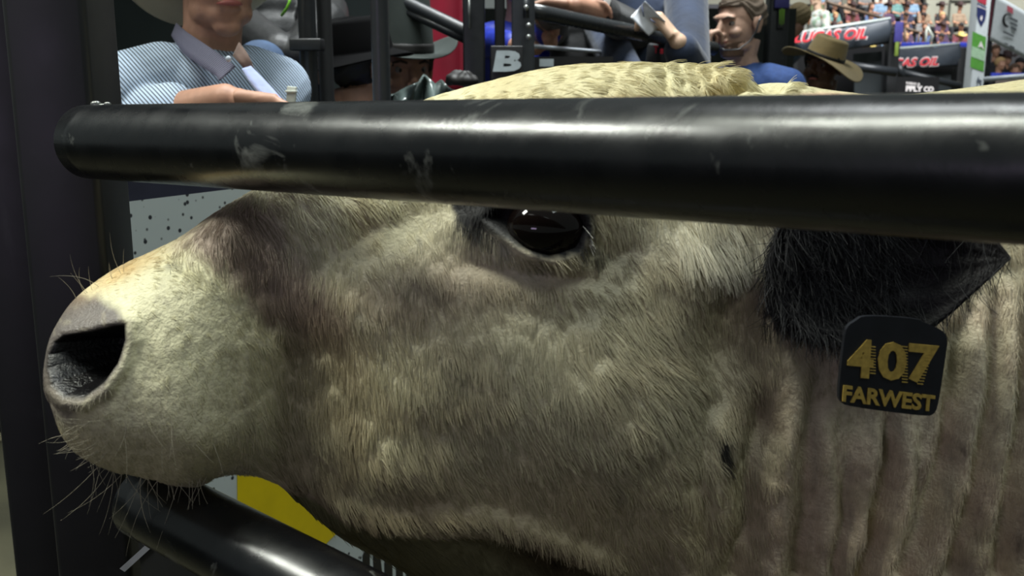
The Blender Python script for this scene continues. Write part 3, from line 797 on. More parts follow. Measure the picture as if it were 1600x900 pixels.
m = MB(); m.prism([sheet_pt(188, 888), sheet_pt(196, 893), sheet_pt(238, 855), sheet_pt(231, 849)], -gn * .0008)
m.build('scuff_mark', mat('scuff', rgb(110, 112, 118), rough=.5), gs, smooth=False)

# sign board behind the bull's chin
S0 = V(150, 315, 1.28); SD = Vector((.50, .866, 0)); SN = Vector((.866, -.50, 0))
def on_sign(px, py, lift=0.):
    r = Vector((CF + (px - 800) / FPX * CR - (py - 450) / FPX * CU).tolist()); t = (S0 - Vector(CAMP.tolist())).dot(SN) / r.dot(SN)
    return Vector(CAMP.tolist()) + r * t + SN * lift
sb = empty('sign_board', (S0.x, S0.y, .3), 'white speckled sign board with yellow block and navy top edge behind the bull\'s muzzle', 'sign')
def spoly(name, pxs, m_, lift, th=.001):
    mb = MB(); mb.prism([on_sign(x, y, lift) for x, y in pxs], SN * th); return mb.build(name, m_, sb, smooth=False)
e = S0 + SD * 1.1; zt = on_sign(200, 315).z
sm = bpy.data.materials.new('speckled_vinyl'); sm.use_nodes = True; nt = sm.node_tree; bs = nt.nodes['Principled BSDF']; bs.inputs['Roughness'].default_value = .5
tc = nt.nodes.new('ShaderNodeTexCoord'); vo = nt.nodes.new('ShaderNodeTexVoronoi'); vo.inputs['Scale'].default_value = 62
nt.links.new(tc.outputs['Object'], vo.inputs['Vector']); rp = nt.nodes.new('ShaderNodeValToRGB')
rp.color_ramp.elements[0].position = .15; rp.color_ramp.elements[0].color = (.03, .035, .045, 1); rp.color_ramp.elements[1].position = .23; rp.color_ramp.elements[1].color = (*rgb(202, 212, 214), 1)
nt.links.new(vo.outputs['Distance'], rp.inputs['Fac']); nt.links.new(rp.outputs['Color'], bs.inputs['Base Color'])
mb = MB(); mb.prism([Vector((S0.x, S0.y, .35)) - SD * .1, Vector((e.x, e.y, .35)), Vector((e.x, e.y, zt)), Vector((S0.x, S0.y, zt)) - SD * .1], -SN * .012)
mb.build('board', sm, sb, smooth=False)
mb = MB(); mb.prism([Vector((S0.x, S0.y, zt)) - SD * .1, Vector((e.x, e.y, zt)), Vector((e.x, e.y, zt + .10)), Vector((S0.x, S0.y, zt + .10)) - SD * .1], -SN * .012)
mb.build('top_band', M_NAVY, sb, smooth=False)
spoly('yellow_block', [(369, 640), (371, 860), (497, 861), (516, 842), (600, 757), (640, 640)], M_YEL, .0006)
spoly('letter_stroke', [(566, 868), (573, 852), (577, 852), (577, 900), (566, 900)], M_BLKV, .0006)
spoly('letter_stroke', [(582, 850), (592, 854), (600, 930), (584, 930)], M_BLKV, .0006)
spoly('letter_stroke', [(600, 880), (604, 862), (612, 868), (613, 930), (601, 930)], M_BLKV, .0006)
spoly('letter_stroke', [(618, 872), (628, 876), (630, 930), (619, 930)], M_BLKV, .0006)
spoly('letter_stroke', [(634, 878), (640, 882), (646, 896), (640, 930), (634, 930)], M_BLKV, .0006)

# dark arena gate seen left of the posts, white letter on it
g1 = VZ(30, 694, 0.0); gy = g1.y
ag = empty('arena_gate', (g1.x - 1.0, gy, 0), 'black arena gate beyond the posts at the far left edge with a white letter', 'gate')
m = MB(); m.box((g1.x - .9, gy + .03, 1.3), (2.6, .04, 2.5)); m.build('gate_panel', M_DARKSHEET, ag, smooth=False)
fo = VY(-22, 628, gy); m2 = place_text('letter', 'F', M_LTGREY, ag, fo, (1, 0, 0), (0, 0, 1), .09, .075, .03, .1, .004)
m = MB(); m.tube([VY(4, 60, gy - .1), VY(6, 275, gy - .1)], .022, 20); m.build('gate_upright', mat('dull_grey_pipe', rgb(78, 80, 78), rough=.5), ag)
m = MB()
m.box(VY(-8, 28, gy - .12), (.16, .03, .16), bev=.01); m.build('hinge_plate', M_DARKSHEET, ag, angle=40)
m = MB(); m.ell(VY(3, 15, gy - .15), (.012, .01, .012)); m.build('bolt', M_GUN, ag)
m = MB(); m.ell(VY(7, 33, gy - .15), (.014, .01, .011)); m.build('bolt', M_GUN, ag)

# backdrop behind the cowboys on the left
def yslab(name, x0, x1, Y, z0, z1, m_, th=.05, kind='structure'):
    a = VY(x0, 100, Y).x; b = VY(x1, 100, Y).x
    mb = MB(); mb.box(((a + b) / 2, Y + th / 2, (z0 + z1) / 2), (b - a, th, z1 - z0)); o = mb.build(name, m_, smooth=False)
    if kind: o['kind'] = kind
    return o
yslab('wall_back', -350, 660, 5.2, 0, 3.4, M_CLOTHBK)

# ------------------------------------------------ pipes and posts behind the chute
def pipe(name, p0, p1, r, m_, label, cat='pipe', n=24):
    mb = MB(); mb.tube([Vector(p0).lerp(Vector(p1), t) for t in np.linspace(0, 1, 12)], r, n); return props(mb.build(name, m_), label, cat)
def vpipe(name, px, Y, r, z0, z1, m_, label, cat='post'):
    c = VY(px, 90, Y); return pipe(name, (c.x, Y, z0), (c.x, Y, z1), r, m_, label, cat)
vp1 = vpipe('pen_post', 482, 2.45, .021, 0, 2.4, M_PIPE, 'black round pen post beside the seated jacket wearer\'s hand')
m = MB(); m.box(VY(480, 70, 2.42), (.075, .05, .028), bev=.004); m.build('latch', M_DARKSHEET, vp1, angle=40)
vp2 = vpipe('pen_post', 509, 2.50, .018, 0, 2.4, mat('flat_black', rgb(14, 15, 16), rough=.7), 'dull black post touching the right side of the latch post')
vp3 = vpipe('pen_post', 595, 1.95, .0175, 0, 2.3, M_GUN, 'black pipe standing in front of the grey cowboy hat')
m = MB(); c = VY(560, -5, 2.6); m.box((c.x, 2.75, 1.905), (.17, .04, .22), bev=.005)
pb = m.build('header_panel', mat('flat_black', rgb(14, 15, 16), rough=.7), angle=40); props(pb, 'flat black panel bolted across the top between two pen posts', 'panel')
m = MB(); c = VY(537, 42, 3.4); m.box((c.x, 3.4, c.z), (.10, .01, .05)); sg = m.build('small_sign', mat('grey_card', rgb(120, 124, 128), rough=.6), smooth=False); props(sg, 'small grey and blue sign peeking above the black cowboy hat', 'sign')
m = MB(); c = VY(519, 44, 3.39); m.box((c.x, 3.39, c.z), (.028, .012, .055)); m.build('blue_corner', mat('sky_blue', rgb(70, 140, 178), rough=.6), sg, smooth=False)
# small white carton edge
m = MB(); m.box(V(455, 156, 1.9), (.017, .012, .05), Matrix.Rotation(.12, 3, 'Y'), bev=.001); wc = m.build('paper_cup', mat('cup_white', rgb(196, 200, 190), rough=.6), angle=40); props(wc, 'narrow white cup edge standing on the rail left of the latch post', 'cup')
m = MB(); m.box(V(455, 143, 1.895), (.021, .014, .004), bev=.001); m.build('cup_rim', mat('cup_white', rgb(196, 200, 190), rough=.6), wc, angle=40)

# red banner and its rail
m = MB()
def red_fn(u, v):
    px = 600 + 122 * u; p0 = VY(px, 0, 3.9); return Vector((p0.x, 3.9 + .02 * math.sin(9 * u), 1.50 + .42 * v))
m.sheet(red_fn, 20, 8, .004); rb_ = m.build('red_banner', M_RED); props(rb_, 'plain crimson banner hanging behind the grey cowboy hat', 'banner')
sr = pipe('stair_rail', V(600, -12, 3.0), V(742, 56, 2.9), .020, M_GUN, 'grey pipe rail slanting down across the red banner', 'rail')
m = MB(); m.tube([V(600, 2, 3.0), V(735, 66, 2.9)], .012, 16); m.build('lower_tube', M_PIPE, sr)
def sqpost(px, Y, wx, z1, label, m_=M_PIPE, z0=0., name='chute_post'):
    c = VY(px, 90, Y); mb = MB(); mb.box((c.x, Y, (z0 + z1) / 2), (wx, .06, z1 - z0), bev=.006); return props(mb.build(name, m_, angle=40), label, 'post')
cp1 = sqpost(741, 2.95, .062, 2.5, 'square black chute post right of the red banner')
m = MB(); m.tube([VY(733, -10, 2.90), VY(733, 45, 2.90)], .004, 10); m.build('chain_pin', mat('bright_steel', rgb(150, 152, 150), rough=.3, metal=.8), cp1)
cp2 = sqpost(817, 2.95, .066, 2.5, 'square black chute post with bright latch hardware left of the grey rail', M_GUN)
m = MB(); m.tube([VY(822, -5, 2.90), VY(822, 28, 2.90)], .009, 12); m.build('latch_rod', M_GUN, cp2)
for yy in (12, 40, 58): 
    m = MB(); m.ell(VY(822 + (yy % 3) * 4, yy, 2.885), (.008, .006, .008)); m.build('bolt', mat('bright_steel', rgb(150, 152, 150), rough=.3, metal=.8), cp2)
cp3 = sqpost(781, 3.02, .030, 2.5, 'narrow black upright between the two square chute posts', mat('flat_black', rgb(14, 15, 16), rough=.7), z0=1.0)
# letter board under the hardware
m = MB(); a = VY(765, 96, 3.05); b = VY(960, 96, 3.05); m.box(((a.x + b.x) / 2, 3.10, (a.z + .6) / 2), (b.x - a.x, .02, a.z - .6 + .03)); bb = m.build('letter_board', M_BLKV, smooth=False)
props(bb, 'black board with a big pale letter B behind the bull\'s forehead', 'sign')
c = VY(792, 100, 2.88); m = MB(); m.box((c.x, 2.88, c.z - .05), (.092, .012, .20), bev=.003); m.build('letter_plate', M_BLKV, bb, angle=40)
p0 = VY(770, 112, 2.868); p1 = VY(814, 112, 2.868); place_text('letter', 'B', M_LTGREY, bb, p0, p1 - p0, (0, 0, 1), .058, .080, .05, .10, .004)
for x0, y0, wd in ((829, 100, 5), (843, 101, 22)):
    m = MB(); m.box(VY(x0 + wd / 2, y0 - 3, 3.05), (wd / 520, .006, .022)); m.build('letter_stroke', M_LTGREY, bb, smooth=False)
# back rails of the platform
M_RAILBK = painted_metal('platform_rail_paint', rgb(44, 46, 48), rgb(150, 152, 150), rough=.22, scr_amt=.68, scale=18)
hr = pipe('platform_rail', V(826, 16, 3.05), V(1116, 76, 3.58), .024, M_RAILBK, 'grey pipe rail sloping from the chute post towards the headset man', 'rail')
hr2 = pipe('platform_rail', V(828, 72, 3.2), V(938, 81, 3.6), .007, mat('bright_rail', rgb(200, 206, 215), rough=.25, metal=.3), 'thin bright rail below the clenched fist', 'rail')
M_BLUE = mat('royal_blue', rgb(22, 42, 150), rough=.55, noise=(12, .25, 3))
m = MB(); m.box(VY(880, 76, 4.8), (.46, .25, .02), bev=.006); m.build('seat_top', M_BLUE, None); so = bpy.data.objects['seat_top']; so.name = 'bench'; props(so, 'blue bench top behind the thin bright rail', 'bench')
for sx in (-.16, .16):
    c = VY(880, 76, 4.8); m = MB(); m.box((c.x + sx, 4.8, c.z / 2), (.03, .03, c.z - .01)); m.build('leg', M_PIPE, so, smooth=False)
yslab('wall_platform', 655, 1240, 7.0, 0, 2.05, mat('dark_olive_wall', rgb(40, 44, 42), rough=.9))
# ================================================================== people
SKIN = mat('skin', rgb(196, 158, 136), rough=.55, noise=(60, .08, 3)); SKIN_R = mat('skin_ruddy', rgb(168, 126, 104), rough=.55, noise=(60, .1, 3))
SKIN_D = mat('skin_brown', rgb(104, 74, 56), rough=.5, noise=(60, .1, 3)); SKIN_L = mat('skin_light', rgb(206, 172, 146), rough=.55, noise=(60, .08, 3))
M_EW = mat('eye_white', rgb(140, 130, 124), rough=.2); M_IRIS = mat('iris', rgb(30, 22, 18), rough=.15)
M_LIP = mat('lips', rgb(160, 90, 82), rough=.5); M_BROWH = mat('brown_hair', rgb(66, 52, 40), rough=.7, noise=(220, .35, 4), bump=(300, .8))
M_FAIRH = mat('fair_hair', rgb(150, 132, 96), rough=.7, noise=(220, .35, 4), bump=(300, .8)); M_BLKH = mat('black_hair', rgb(20, 18, 17), rough=.6, noise=(220, .35, 4))
M_JEANS = mat('blue_jeans', rgb(52, 72, 100), rough=.85, noise=(18, .3, 5), bump=(400, .3)); M_DKPANT = mat('dark_trousers', rgb(26, 28, 34), rough=.85)
def fabric(name, c, n=.2, sc=14, b=.4, rough=.85): return mat(name, rgb(*c), rough=rough, noise=(sc, n, 4), bump=(60, b), sheen=.15)

def frame(yaw, pitch=0, roll=0):
    """columns: person's right, forward, up; yaw 180 faces the camera"""
    y = math.radians(yaw); f = Vector((math.sin(y), math.cos(y), 0)); r = Vector((f.y, -f.x, 0)); u = Vector((0, 0, 1))
    M = Matrix((r, f, u)).transposed()
    return M @ Matrix.Rotation(math.radians(pitch), 3, 'X') @ Matrix.Rotation(math.radians(roll), 3, 'Y')
def add_head(mb, c, M, s=1., smile=False):
    p = lambda x, y, z: c + M @ Vector((x, y, z)) * s
    E = lambda x, y, z, a, b, d, R=None: mb.ell(p(x, y, z), (a * s, b * s, d * s), (M @ R) if R else M, 24, 16)
    E(0, -.012, .035, .074, .094, .082); E(0, .022, -.012, .064, .072, .088); E(0, .020, -.066, .055, .062, .045)
    E(0, .062, -.096, .026, .024, .020); E(0, .050, -.072, .040, .040, .030)
    E(0, .078, .030, .050, .022, .016)                                   # brow
    for sx in (-1, 1):
        E(sx * .038, .064, -.022, .024, .024, .020); E(sx * .043, .022, -.070, .015, .036, .022)
        E(sx * .078, -.006, .000, .008, .020, .032, Matrix.Rotation(-.25, 3, 'X')); E(sx * .084, -.016, .010, .006, .012, .022)
        E(sx * .011, .100, -.030, .009, .011, .008)
    mb.tube([p(0, .090, .024), p(0, .099, .004), p(0, .110, -.018), p(0, .112, -.026)], [.008 * s, .010 * s, .012 * s, .010 * s], 12)
    E(0, .090, -.050, .024, .012, .0065); E(0, .087, -.062, .021, .012, .0075)
def head_details(t, c, M, s=1., hairc=None, brow=M_BROWH, closed=False):
    p = lambda x, y, z: c + M @ Vector((x, y, z)) * s
    for sx in (-1, 1):
        m = MB(); m.ell(p(sx * .031, .072, .008), (.0125 * s,) * 3, M, 16, 12); e = m.build('eye', M_EW, t)
        m = MB(); m.ell(p(sx * .031, .081, .007), (.0062 * s, .0045 * s, .0062 * s), M, 12, 8); m.build('iris', M_IRIS, e)
        m = MB(); m.tube([p(sx * .016, .098, .026), p(sx * .034, .096, .032), p(sx * .052, .080, .026)], [.003 * s, .0042 * s, .0025 * s], 8); m.build('eyebrow', brow, t)
    m = MB(); m.tube([p(-.024, .087, -.056), p(-.012, .099, -.054), p(0, .103, -.0535), p(.012, .099, -.054), p(.024, .087, -.056)], [.001 * s, .0048 * s, .006 * s, .0048 * s, .001 * s], 10); m.build('lips', M_LIP, t)
def add_hand(mb, w, d, n, curl=.5, s=1., thumb=1, spread=.1):
    """wrist w, direction d, palm normal n (fingers curl towards n)"""
    d = Vector(d).normalized(); n = Vector(n); n = (n - d * n.dot(d)).normalized(); x = d.cross(n)
    w = Vector(w); mb.tube([w - d * .02 * s, w + d * .02 * s], .021 * s, 14)
    for k in range(5):
        a = w + d * .015 * s + x * (-.028 + .014 * k) * s; mb.tube([a, a + d * .072 * s], [.013 * s, .0125 * s], 12)
    Ls = (.062, .078, .084, .074); 
    for k in range(4):
        o = w + d * .085 * s + x * (.030 - .020 * k) * s * 1.0; L = Ls[3 - k] if thumb < 0 else Ls[k]
        dd = (d + x * spread * (1.5 - k)).normalized(); pts = [o - dd * .012 * s, o]; ang = 0
        for sg, fr in enumerate((.42, .32, .26)):
            ang += curl * (1.0, 1.15, .8)[sg]; v = dd * math.cos(ang) + n * math.sin(ang); o = o + v * L * fr * s; pts.append(o.copy())
        mb.tube(pts, [.0092 * s, .0092 * s, .0085 * s, .0078 * s, .0062 * s], 12); mb.ell(pts[-1], (.0062 * s,) * 3, None, 8, 6)
    o = w + d * .022 * s + x * .026 * s * thumb; td = (d * .6 + x * .62 * thumb + n * .45 * (0.4 + curl)).normalized()
    p1 = o + td * .040 * s; t2 = (td + n * .6 * curl + d * .35 - x * thumb * .5 * curl).normalized(); p2 = p1 + t2 * .030 * s; p3 = p2 + (t2 + n * .3 * curl - x * thumb * .3 * curl).normalized() * .022 * s
    mb.tube([o, p1, p2, p3], [.0135 * s, .011 * s, .0095 * s, .007 * s], 12); mb.ell(p3, (.007 * s,) * 3, None, 8, 6)
def limb(mb, pts, rs, n=16):
    """tapered limb through joints with rounded joints"""
    pts = [Vector(p) for p in pts]
    for i in range(len(pts) - 1):
        a, b = pts[i], pts[i + 1]; k = 8
        mb.tube([a.lerp(b, j / k) for j in range(k + 1)], [rs[i] * (1 - j / k) + rs[i + 1] * j / k for j in range(k + 1)], n)
    for p, r in zip(pts, rs): mb.ell(p, (r, r, r), None, 14, 10)
def cowboy_hat(t, c, M, m_, s=1., brim=(.165, .20), curl=.055, crown_h=.115, band=None, tilt=0., droop=.02, name='hat', roll=0., noband=False):
    """hat sitting on the crown of the head; c is the head's centre"""
    Mh = M @ Matrix.Rotation(math.radians(tilt), 3, 'X') @ Matrix.Rotation(math.radians(roll), 3, 'Y')
    o = c + M @ Vector((0, -.008, .052)) * s
    ca, cb = .083, .103
    def fn(u, v):
        a = 2 * PI * u; X, Y = math.cos(a), math.sin(a)
        if v < .45:
            k = v / .45; rx = ca + (brim[0] - ca) * (1 - k); ry = cb + (brim[1] - cb) * (1 - k)
            up = curl * abs(X) ** 3 * (1 - k) ** 1.6 - droop * abs(Y) ** 2 * (1 - k)
            return o + Mh @ Vector((rx * X, ry * Y, up)) * s
        k = (v - .45) / .55
        if k < .72:
            q = k / .72; sh = 1 - .16 * q ** 1.5
            return o + Mh @ Vector((ca * sh * X, cb * sh * Y, crown_h * q)) * s
        q = (k - .72) / .28; sh = .84 * (1 - q)
        dent = -.030 * q ** .7 * (1 - .3 * abs(Y)) + .012 * math.sin(PI * min(1, q * 1.6)) * abs(X)
        return o + Mh @ Vector((ca * sh * X, cb * sh * Y, crown_h + .010 * math.sin(PI * q) + dent)) * s
    mb = MB(); mb.sheet(fn, 72, 44, .0035 * s, closed_u=True); h = mb.build(name, m_, t)
    if noband: return h
    mb = MB()
    def bf(u, v):
        a = 2 * PI * u; q = .02 + .16 * v; sh = 1 - .16 * q ** 1.5
        return o + Mh @ Vector(((ca + .0025) * sh * math.cos(a), (cb + .0025) * sh * math.sin(a), crown_h * q)) * s
    mb.sheet(bf, 60, 3, .003 * s, closed_u=True); mb.build('hat_band', band or M_BLKH, h)
    return h
def hair_cap(t, c, M, m_, s=1., low=-.02, front=.045, puff=.008, name='hair', seed=0):
    """short hair covering the skull above and behind the ears"""
    vs = []; fs = []; seg, ring = 48, 26; rg = random.Random(seed)
    for i in range(ring + 1):
        for k in range(seg):
            a = 2 * PI * k / seg; fy = math.sin(a)
            lim = (low if fy < .1 else low + (front - low) * min(1, (fy - .1) / .5))          # height of the hairline
            zmin = max(-.95, min(.9, (lim - .03) / .09)); ph = math.acos(zmin) * i / ring
            r = 1 + (puff + .004 * math.sin(7 * a + 3 * i * .5) + .002 * rg.uniform(-1, 1)) / .085
            edge = .975 if i == ring else r
            vs.append(c + M @ Vector((.077 * edge * math.sin(ph) * math.cos(a), -.010 + .097 * edge * math.sin(ph) * fy, .034 + .086 * r * math.cos(ph))) * s)
    for i in range(ring):
        for k in range(seg): fs.append((i * seg + k, (i + 1) * seg + k, (i + 1) * seg + (k + 1) % seg, i * seg + (k + 1) % seg))
    mb = MB(); mb.add(vs, fs); return mb.build(name, m_, t)

def person(label, head, yaw, shirt, skin=SKIN, pants=M_JEANS, hs=1., head_yaw=None, head_pitch=0, head_roll=0, arms=(), lean=(0, 0, 0), vox=.0045, hair=None, hat=None,
           sit=False, group=None, shirt_vox=.006, feet=None, puff=.012, bulk=1., vest=None, face=True, hairkw={}, up=0.):
    """arms: (elbow, wrist, hand dir, palm normal, curl, thumb, sleeve_end 0..1) in world space, first the person's right arm"""
    c = Vector(head); B = frame(yaw); H = frame(head_yaw if head_yaw is not None else yaw, head_pitch, head_roll); L = Vector(lean)
    b = lambda x, y, z: c + B @ Vector((x, y, z)) * hs + Vector((0, 0, up)) + L * max(0, -z - .1)
    fz = feet if feet is not None else 0.
    t = empty('person', (c.x, c.y, fz), label, 'person', group)
    mb = MB(); add_head(mb, c, H, hs)
    neckb = b(0, -.045, -.215); mb.tube([c + H @ Vector((0, -.025, -.045)) * hs, c.lerp(neckb, .62) + B @ Vector((0, .008, 0)), neckb], [.058 * hs, .055 * hs, .066 * hs], 20)
    torso = [((0, -.04, -.26), (.15, .085, .07)), ((0, -.03, -.36), (.165, .105, .12)), ((0, -.03, -.50), (.150, .100, .13)), ((0, -.03, -.64), (.145, .10, .12)), ((0, -.04, -.76), (.155, .11, .11))]
    def torso_to(m_, g):
        for q, r in torso: m_.ell(b(*q), tuple((x * hs + g) * (bulk if i < 2 else 1) for i, x in enumerate(r)), B, 24, 14)
    torso_to(mb, 0)
    sb_ = MB(); torso_to(sb_, puff)
    sb_.tube([b(0, -.045, -.175), b(0, -.045, -.23)], [.066 * hs, .085 * hs], 20)
    sh = [b(.175, -.045, -.265), b(-.175, -.045, -.265)]
    for k, arm in enumerate(arms):
        if arm is None: el, wr, hd, pn, cu, th_, se = b((.23, -.23)[k], -.03, -.54), b((.23, -.23)[k], .05, -.78), (0, 0, -1), B @ Vector((-1 if k == 0 else 1, 0, 0)), .35, (1, -1)[k], 1
        else: el, wr, hd, pn, cu, th_, se = arm
        el = Vector(el); wr = Vector(wr)
        limb(mb, [sh[k], el, wr], [.050 * hs, .040 * hs, .026 * hs]); add_hand(mb, wr + Vector(hd).normalized() * .012, hd, pn, cu, hs, th_)
        p = puff * .8; limb(sb_, [b((.10, -.10)[k], -.045, -.245), sh[k], el], [.06 * hs + p, .062 * hs + p, .048 * hs + p])
        if se > 0:
            e2 = el.lerp(wr, se); limb(sb_, [el, e2], [.048 * hs + p, (.048 - .014 * se) * hs + p])
    # legs
    hipz = -.84; lg = MB(); hips = [b(.085, -.04, hipz), b(-.085, -.04, hipz)]
    for k in (0, 1):
        if sit:
            kn = hips[k] + B @ Vector((0.05 * (1 - 2 * k), .43, -.02)) * hs; an = kn + Vector((0, 0, -.43)) * hs
        else:
            kn = hips[k] + (Vector((hips[k].x, hips[k].y, fz)) - hips[k]) * .48 + B @ Vector((0, .02, 0)); an = Vector((hips[k].x, hips[k].y, fz + .07))
        limb(mb, [hips[k], kn, an], [.085 * hs, .055 * hs, .035 * hs], 12)
        limb(lg, [hips[k], kn, an], [.098 * hs, .068 * hs, .060 * hs], 12)
        fo_ = an + Vector((0, 0, -.035)); bt = MB(); bt.ell(fo_ + B @ Vector((0, .06, 0)), (.045, .14, .035), B); bt.tube([fo_, fo_ + Vector((0, 0, .12))], .055, 14)
        bt.build('boot', M_BLKH, t)
    lg.ell(b(0, -.04, -.82), (.17 * hs, .125 * hs, .09 * hs), B)
    remeshed('body', mb, skin, t, vox, 5 if vox < .0045 else 3)
    remeshed('shirt', sb_, shirt, t, shirt_vox, 4)
    remeshed('trousers', lg, pants, t, .010, 3)
    if face: head_details(t, c, H, hs, brow=hair or M_BROWH)
    if hair: hair_cap(t, c, H, hair, hs, **hairkw)
    if hat: cowboy_hat(t, c, H, **hat)
    return t, c, B, H, b

# ---- 1 cowboy in the striped shirt
st_m = bpy.data.materials.new('striped_shirt'); st_m.use_nodes = True; nt = st_m.node_tree; bs = nt.nodes['Principled BSDF']; bs.inputs['Roughness'].default_value = .8
tc = nt.nodes.new('ShaderNodeTexCoord'); mp = nt.nodes.new('ShaderNodeMapping'); mp.inputs['Rotation'].default_value = (0, .5, .3)
wv_ = nt.nodes.new('ShaderNodeTexWave'); wv_.inputs['Scale'].default_value = 52; wv_.inputs['Distortion'].default_value = .7; wv_.inputs['Detail Scale'].default_value = .12; wv_.inputs['Detail'].default_value = 1
dp = nt.nodes.new('ShaderNodeVectorMath'); dp.operation = 'DOT_PRODUCT'; dp.inputs[1].default_value = (.74, .30, .60); cx_ = nt.nodes.new('ShaderNodeCombineXYZ')
nt.links.new(tc.outputs['Object'], dp.inputs[0]); nt.links.new(dp.outputs['Value'], cx_.inputs[0]); nt.links.new(cx_.outputs[0], wv_.inputs['Vector'])
rp = nt.nodes.new('ShaderNodeValToRGB'); rp.color_ramp.elements[0].position = .22; rp.color_ramp.elements[0].color = (*rgb(62, 68, 84), 1); rp.color_ramp.elements[1].position = .42; rp.color_ramp.elements[1].color = (*rgb(196, 214, 236), 1)
nt.links.new(wv_.outputs['Fac'], rp.inputs[0]); nt.links.new(rp.outputs[0], bs.inputs['Base Color'])
M_FELT = fabric('pale_felt', (178, 172, 150), .06); M_COLLAR = bpy.data.materials.new('striped_collar'); M_COLLAR.use_nodes = True
nt = M_COLLAR.node_tree; bs = nt.nodes['Principled BSDF']; bs.inputs['Roughness'].default_value = .8; tc = nt.nodes.new('ShaderNodeTexCoord'); mp = nt.nodes.new('ShaderNodeMapping'); mp.inputs['Rotation'].default_value = (.35, .75, 0)
wv_ = nt.nodes.new('ShaderNodeTexWave'); wv_.bands_direction = 'Z'; wv_.inputs['Scale'].default_value = 78; wv_.inputs['Distortion'].default_value = .3
nt.links.new(tc.outputs['Object'], mp.inputs[0]); nt.links.new(mp.outputs[0], wv_.inputs['Vector']); rp = nt.nodes.new('ShaderNodeValToRGB')
rp.color_ramp.elements[0].position = .3; rp.color_ramp.elements[0].color = (*rgb(56, 58, 74), 1); rp.color_ramp.elements[1].position = .6; rp.color_ramp.elements[1].color = (*rgb(126, 124, 146), 1)
nt.links.new(wv_.outputs['Fac'], rp.inputs[0]); nt.links.new(rp.outputs[0], bs.inputs['Base Color'])
dA = 2.0; hA = V(338, -42, dA)
elA = V(205, 190, 1.93); wrA = V(352, 154, 1.80)
tA, cA, BAm, HA, bA = person('person in a white and blue striped shirt leaning a bare forearm on the rail', hA, 126, st_m, SKIN_R, hs=1.06, head_yaw=150, head_pitch=-4,
    arms=((elA, wrA, (1, -.1, -.12), (0, -.3, -1), .35, 1, .45), (V(396, 190, 2.05), V(380, 205, 1.92), (-1, -.2, -.2), (0, 0, -1), .4, -1, .9)), hair=M_BROWH, vox=.004, shirt_vox=.005, puff=.014, bulk=1.04, up=.05)
cowboy_hat(tA, cA, HA, M_FELT, 1.06, (.20, .235), .05, .12, tilt=36)
# collar, placket, button, cuff
def band_mesh(name, pts, wv, thick, m_, t):
    """strap through points with a width vector at each"""
    mb = MB(); n = len(pts)
    mb.sheet(lambda u, v: Vector(pts[min(int(u * (n - 1) + .5), n - 1)]) + Vector(wv[min(int(u * (n - 1) + .5), n - 1)]) * v, n - 1, 3, thick); return mb.build(name, m_, t)
dc = 1.86
cps = [(276, 36, 2.03), (292, 50, 1.965), (316, 66, 1.925), (342, 84, 1.90), (368, 104, 1.885)]; cws = [(-8, 20), (-6, 32), (-4, 36), (-6, 34), (-26, 22)]
P0 = [V(*p) for p in cps]; W0 = [V(p[0] + w_[0], p[1] + w_[1], p[2] - .02) - V(*p) for p, w_ in zip(cps, cws)]
def interp_pts(L_, k=5):
    K = np.array([tuple(v) for v in L_]); return [Vector(x) for x in catmull(K, np.linspace(0, len(K) - 1, (len(K) - 1) * k + 1)).tolist()]
band_mesh('collar', interp_pts(P0), interp_pts(W0), .003, M_COLLAR, tA)
cps = [(364, 88, 1.86), (374, 98, 1.85), (386, 112, 1.86), (392, 128, 1.88)]; cws = [(10, -22), (14, -12), (12, 0), (8, 10)]
band_mesh('collar', interp_pts([V(*p) for p in cps]), interp_pts([V(p[0] + w_[0], p[1] + w_[1], p[2]) - V(*p) for p, w_ in zip(cps, cws)]), .003, fabric('collar_inside', (112, 92, 84)), tA)
m = MB(); m.ell(V(357, 92, 1.805), (.0055, .003, .0055)); m.build('button', mat('button', rgb(170, 178, 188), rough=.3), tA)
band_mesh('shirt_front', interp_pts([V(378, 108, 1.84), V(392, 130, 1.83), V(412, 152, 1.82), V(430, 176, 1.82)]), interp_pts([V(392, 104, 1.85) - V(378, 108, 1.84), V(414, 126, 1.84) - V(392, 130, 1.83), V(436, 150, 1.83) - V(412, 152, 1.82), V(455, 172, 1.82) - V(430, 176, 1.82)]), .004, fabric('shirt_lining', (150, 160, 196)), tA)

# ---- 2 seated in black jacket
M_LEATHER = mat('black_leather', rgb(12, 13, 15), rough=.55, noise=(16, .3, 4), bump=(24, .8))
hB = V(420, -118, 3.15)
tB, cB, BB, HB, bB = person('person seated in a black leather jacket and blue jeans with hands together', hB, 155, M_LEATHER, SKIN_L, hs=1.0, hair=M_BROWH, sit=True, feet=.6,
    arms=((V(372, 42, 2.85), V(434, 84, 2.62), (1, 0, -.15), (0, -.2, -1), .75, 1, 1), (V(505, 40, 2.85), V(470, 88, 2.62), (-1, 0, -.1), (0, -.2, -1), .6, -1, 1)), puff=.03, vox=.005)
m = MB(); m.tube([V(455, -10, 2.70), V(452, 4, 2.69), V(447, 15, 2.70), V(440, 24, 2.72)], .004, 8); m.build('green_piping', mat('lime_piping', rgb(120, 190, 50), rough=.5), tB)
m = MB(); limb(m, [V(392, 128, 2.95), V(408, 104, 2.55), V(420, 190, 2.5)], [.09, .068, .06]); remeshed('trouser_leg', m, M_JEANS, tB, .008, 4)

